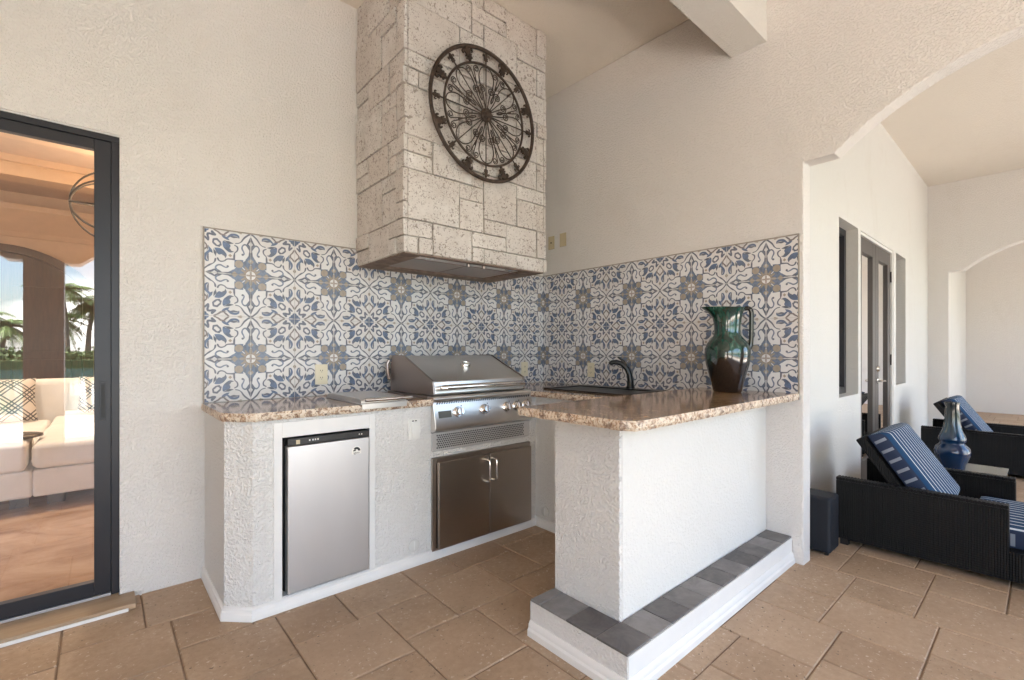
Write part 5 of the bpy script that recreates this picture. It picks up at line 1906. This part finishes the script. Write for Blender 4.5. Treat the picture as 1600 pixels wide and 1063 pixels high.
def lounger(X, label):
    """Chaise with its long side on y; X = near (kitchen side) edge."""
    root = thing('chaise_lounge', (X + 0.4, -2.6, 0), label, 'chaise lounge', 'wicker chaise lounges in the next bay')
    W = 0.80
    yh, ya, yf = -2.035, -2.765, -3.55      # head, arm front, foot
    for s in (0, 1):
        xa = X if s == 0 else X + W - 0.06
        mb = MB()
        mb.box(xa, xa + 0.06, ya, yh, 0.035, 0.388)
        pn_ = obj('arm_panel', mb, M['wicker'], root, bevel=0.006, at=(xa, ya, 0))
        mb = MB()
        nrib = 46
        mb.box(xa - 0.001, xa + 0.061, ya + 0.001, yh - 0.001, 0.3885, 0.4045)
        for i in range(nrib):
            y = ya + (yh - ya) * (i + 0.5) / nrib
            mb.box(xa - 0.0025, xa + 0.0625, y - 0.0068, y + 0.0068, 0.387, 0.4072)
        cp_ = obj('woven_cap', mb, M['wicker'], pn_, bevel=0.005, seg=2)
        mb = MB()
        mb.box(xa + 0.001, xa + 0.059, yf, ya + 0.001, 0.035, 0.182)
        obj('side_rail', mb, M['wicker'], root, bevel=0.006, at=(xa, yf, 0))
    mb = MB(); mb.box(X + 0.0605, X + W - 0.0605, yf, yf + 0.06, 0.035, 0.182); obj('foot_rail', mb, M['wicker'], root, bevel=0.006)
    mb = MB(); mb.box(X + 0.0605, X + W - 0.0605, yh - 0.05, yh, 0.035, 0.182); obj('head_rail', mb, M['wicker'], root, bevel=0.006)
    mb = MB(); mb.box(X + 0.0605, X + W - 0.0605, yf + 0.0605, yh - 0.0505, 0.150, 0.180); obj('seat_deck', mb, M['wicker'], root)
    # tilted backrest
    b0, b1 = Vector((0, -2.482, 0.185)), Vector((0, -2.158, 0.660))
    t = (b1 - b0).normalized(); nn_ = Vector((0, -t.z, t.y)) * 0.05
    mb = MB()
    q = [b0, b1, b1 - nn_, b0 - nn_]
    mb.prism([(p.y, p.z) for p in q], X + 0.075, X + W - 0.075, 'x')
    obj('backrest', mb, M['wicker'], root, bevel=0.008)
    for x in (X + 0.01, X + W - 0.05):
        for y in (yh - 0.06, yf + 0.02):
            mb = MB(); mb.box(x, x + 0.04, y, y + 0.04, 0.0, 0.036)
            obj('leg', mb, M['rubber'], root)
    up = Vector((0, -t.z, t.y)); 
    path = []
    L = (b1 - b0).length
    for k in range(49):
        p = b0 + t * (L * 0.985 * (1 - k / 48)) 
        path.append((p.y - 0.012, p.z + 0.008))
    bend = [(p[0], p[1]) for p in path if p[1] > 0.225]
    uv_box_cushion('back_cushion', bend, X + 0.085, X + W - 0.085, 0.10, root, 0.045)
    seat = [(-2.60 - 0.92 * k / 48, 0.183) for k in range(49)]
    uv_box_cushion('seat_cushion', seat, X + 0.066, X + W - 0.066, 0.10, root)
    return root
lounger(0.49, 'dark wicker chaise lounge with blue striped cushion nearest the arch')
lounger(3.40, 'dark wicker chaise lounge with blue striped cushion beyond the side table')

# side table and vase
tb = thing('side_table', (1.86, -2.41, 0), 'low side table with a grey glass top between the loungers', 'table')
mb = MB(); mb.box(1.50, 2.18, -2.70, -2.10, 0.285, 0.30); obj('table_top', mb, M['table_glass'], tb, bevel=0.003)
mb = MB(); mb.box(1.52, 2.16, -2.68, -2.12, 0.04, 0.2845); obj('woven_base', mb, M['wicker'], tb, bevel=0.006, at=(1.52, -2.68, 0))
mb = MB()
for x in (1.53, 2.11):
    for y in (-2.67, -2.17): mb.box(x, x + 0.04, y, y + 0.04, 0.0, 0.041)
obj('leg', mb, M['rubber'], tb)
VC = (1.79, -2.43, 0.3005)
mb = MB()
k_ = 1.0
prof = [(0.068, 0.0), (0.070, 0.01), (0.075, 0.05), (0.098, 0.11), (0.104, 0.14), (0.096, 0.17), (0.072, 0.195), (0.068, 0.205), (0.078, 0.22), (0.079, 0.235), (0.070, 0.26), (0.055, 0.30), (0.046, 0.35), (0.041, 0.42), (0.040, 0.47), (0.044, 0.49), (0.043, 0.497), (0.036, 0.495), (0.032, 0.44)]
mb.lathe([(r_ * 0.98, h_) for r_, h_ in prof], VC, 40)
o = obj('vase', mb, M['vase'], None, smooth=True, angle=80, at=VC)
meta(o, 'tall blue glazed double gourd vase standing on the side table', 'vase')

# speaker box and its cable
sp_ = thing('floor_speaker', (0.31, -2.0, 0), 'dark navy speaker box on the floor between wall end and lounger', 'speaker')
mb = MB(); mb.box(0.228, 0.402, -2.076, -1.90, 0.012, 0.332)
obj('cabinet', mb, M['speaker'], sp_, bevel=0.018, seg=4)
mb = MB()
for x in (0.245, 0.365):
    for y in (-2.06, -1.93): mb.box(x, x + 0.02, y, y + 0.02, 0.0, 0.013)
obj('foot', mb, M['rubber'], sp_)
mb = MB()
mb.tube(smoothpath([(0.30, -1.905, 0.20), (0.33, -1.872, 0.22), (0.36, -1.856, 0.34), (0.352, -1.852, 0.43), (0.30, -1.849, 0.50), (0.20, -1.847, 0.535), (0.14, -1.845, 0.53)]), 0.0045, 6)
o = obj('power_cable', mb, M['rubber'], None, smooth=True, at=(0.3, -1.85, 0.2))
meta(o, 'black cable running up the wall behind the speaker', 'cable')

# ------------------------------------------------------------------ the garden behind the camera (seen mirrored in the glass)
mb = MB()
mb.box(-20, 24, -7.6, SOUTH - 0.3005, -0.30, -0.03)
mb.box(-20, WEST - 0.2005, SOUTH - 0.3, 8, -0.30, -0.03)
o = struct('patio', mb, simple('pale_pool_deck', (0.68, 0.64, 0.58), 0.85, var=0.08, vscale=2, bump=0.3, bscale=60))
mb = MB()
mb.box(-60, 60, -10.0, -7.6005, -0.50, -0.04)  # dark strip added to tone down mirrored glare and green bounce light
o = struct('glare_cut_strip', mb, simple('glare_cut_brown', (0.27, 0.23, 0.19), 0.9, var=0.2, vscale=3))
mb = MB()
mb.box(-600, 600, -45, -10.001, -0.5, -0.22)
o = struct('water', mb, simple('canal_water', (0.04, 0.09, 0.11), 0.08, var=0.2, vscale=1.0, bump=0.3, bscale=3.0))
mb = MB()
mb.box(-600, 600, -700, 600, -0.9, -0.52)
o = struct('ground', mb, simple('lawn', (0.07, 0.10, 0.035), 0.95, var=0.3, vscale=0.6))
mb = MB()
mb.box(-600, 600, -300, -45.0, -0.53, 0.4)
o = struct('far_bank', mb, simple('far_lawn', (0.08, 0.12, 0.04), 0.95, var=0.3, vscale=0.4))
M['frond'] = simple('palm_leaf', (0.13, 0.20, 0.06), 0.6, var=0.4, vscale=3)
M['trunk'] = simple('palm_trunk', (0.20, 0.16, 0.12), 0.9, var=0.3, vscale=8, bump=0.5, bscale=20)
def palm(x, y, z0, h_, lean, seed, label):
    rr = random.Random(seed)
    root = thing('palm_tree', (x, y, z0), label, 'palm tree', 'palms across the water')
    top = Vector((x + lean, y, z0 + h_))
    mb = MB()
    mb.tube([Vector((x, y, z0 - 0.2)), Vector((x + lean * 0.25, y, z0 + h_ * 0.5)), top], [0.22, 0.16, 0.13], 8)
    obj('trunk', mb, M['trunk'], root, smooth=True)
    mb = MB()
    for f in range(34):
        a = 2 * PI * f / 34 + rr.uniform(-0.2, 0.2)
        el = rr.uniform(-0.35, 1.15)
        L = rr.uniform(1.8, 2.5)
        prev = None
        dirh = Vector((math.cos(a), math.sin(a), 0))
        sidev = Vector((-math.sin(a), math.cos(a), 0))
        pts = []
        for k in range(9):
            t = k / 8
            pts.append(top + dirh * (L * t * math.cos(el * (1 - t))) + Vector((0, 0, L * (math.sin(el) * t - 0.75 * t * t))))
        mb.tube(pts, 0.02, 4)
        for k in range(1, 26):
            t = k / 26
            i = min(7, int(t * 8)); ff = t * 8 - i
            p = pts[i].lerp(pts[i + 1], ff)
            dd = (pts[i + 1] - pts[i]).normalized()
            ll = 0.65 * math.sin(PI * min(1, t * 0.9 + 0.12)) + 0.1
            for s in (-1, 1):
                e_ = p + (sidev * s * 0.8 + dd * 0.5 + Vector((0, 0, -0.35))).normalized() * ll
                wv_ = dd * 0.045
                mb.add([p - wv_, p + wv_, e_], [(0, 1, 2)])
    obj('crown', mb, M['frond'], root)
for i, (x, y, h_, ln_, s, lab) in enumerate([
        (-8.6, -50, 2.6, 0.3, 1, 'short palm tree leftmost of those across the water'),
        (-10.2, -53, 3.4, 0.2, 4, 'slim palm tree behind the short one across the water'),
        (-11.6, -56, 2.8, 0.0, 7, 'low palm tree farthest back across the water'),
        (-4.9, -50, 5.6, -0.3, 2, 'tallest palm tree across the water mirrored in the door glass'),
        (-3.7, -51, 4.6, 0.4, 3, 'leaning palm tree right of the tallest across the water'),
        (-5.6, -54, 3.4, 0.0, 5, 'bushy low palm tree beneath the tallest across the water'),
        (-2.6, -53, 4.9, 0.0, 6, 'palm tree rightmost of those across the water')]):
    palm(x, y, 0.4, h_, ln_, s, lab)

# low shrubs along the far bank
mb = MB()
rr = random.Random(9)
for c in range(150):
    cx_, cy_ = rr.uniform(-16, 4), rr.uniform(-49, -46.5)
    rad = rr.uniform(0.5, 1.1)
    for k in range(45):
        v_ = Vector((rr.gauss(0, 1), rr.gauss(0, 1), abs(rr.gauss(0, 1)))).normalized() * rad * rr.uniform(0.75, 1.05)
        p = Vector((cx_, cy_, 0.4)) + v_
        a_ = Vector((rr.uniform(-1, 1), rr.uniform(-1, 1), rr.uniform(-1, 1))).normalized() * 0.16
        b_ = Vector((rr.uniform(-1, 1), rr.uniform(-1, 1), rr.uniform(-1, 1))).normalized() * 0.16
        mb.add([p, p + a_, p + a_ + b_, p + b_], [(0, 1, 2, 3)])
o = obj('shrubbery', mb, simple('shrub_leaf', (0.08, 0.13, 0.04), 0.7, var=0.45, vscale=2.0))
meta(o, 'low green shrubs along the bank across the water', 'shrubs', None, 'stuff')
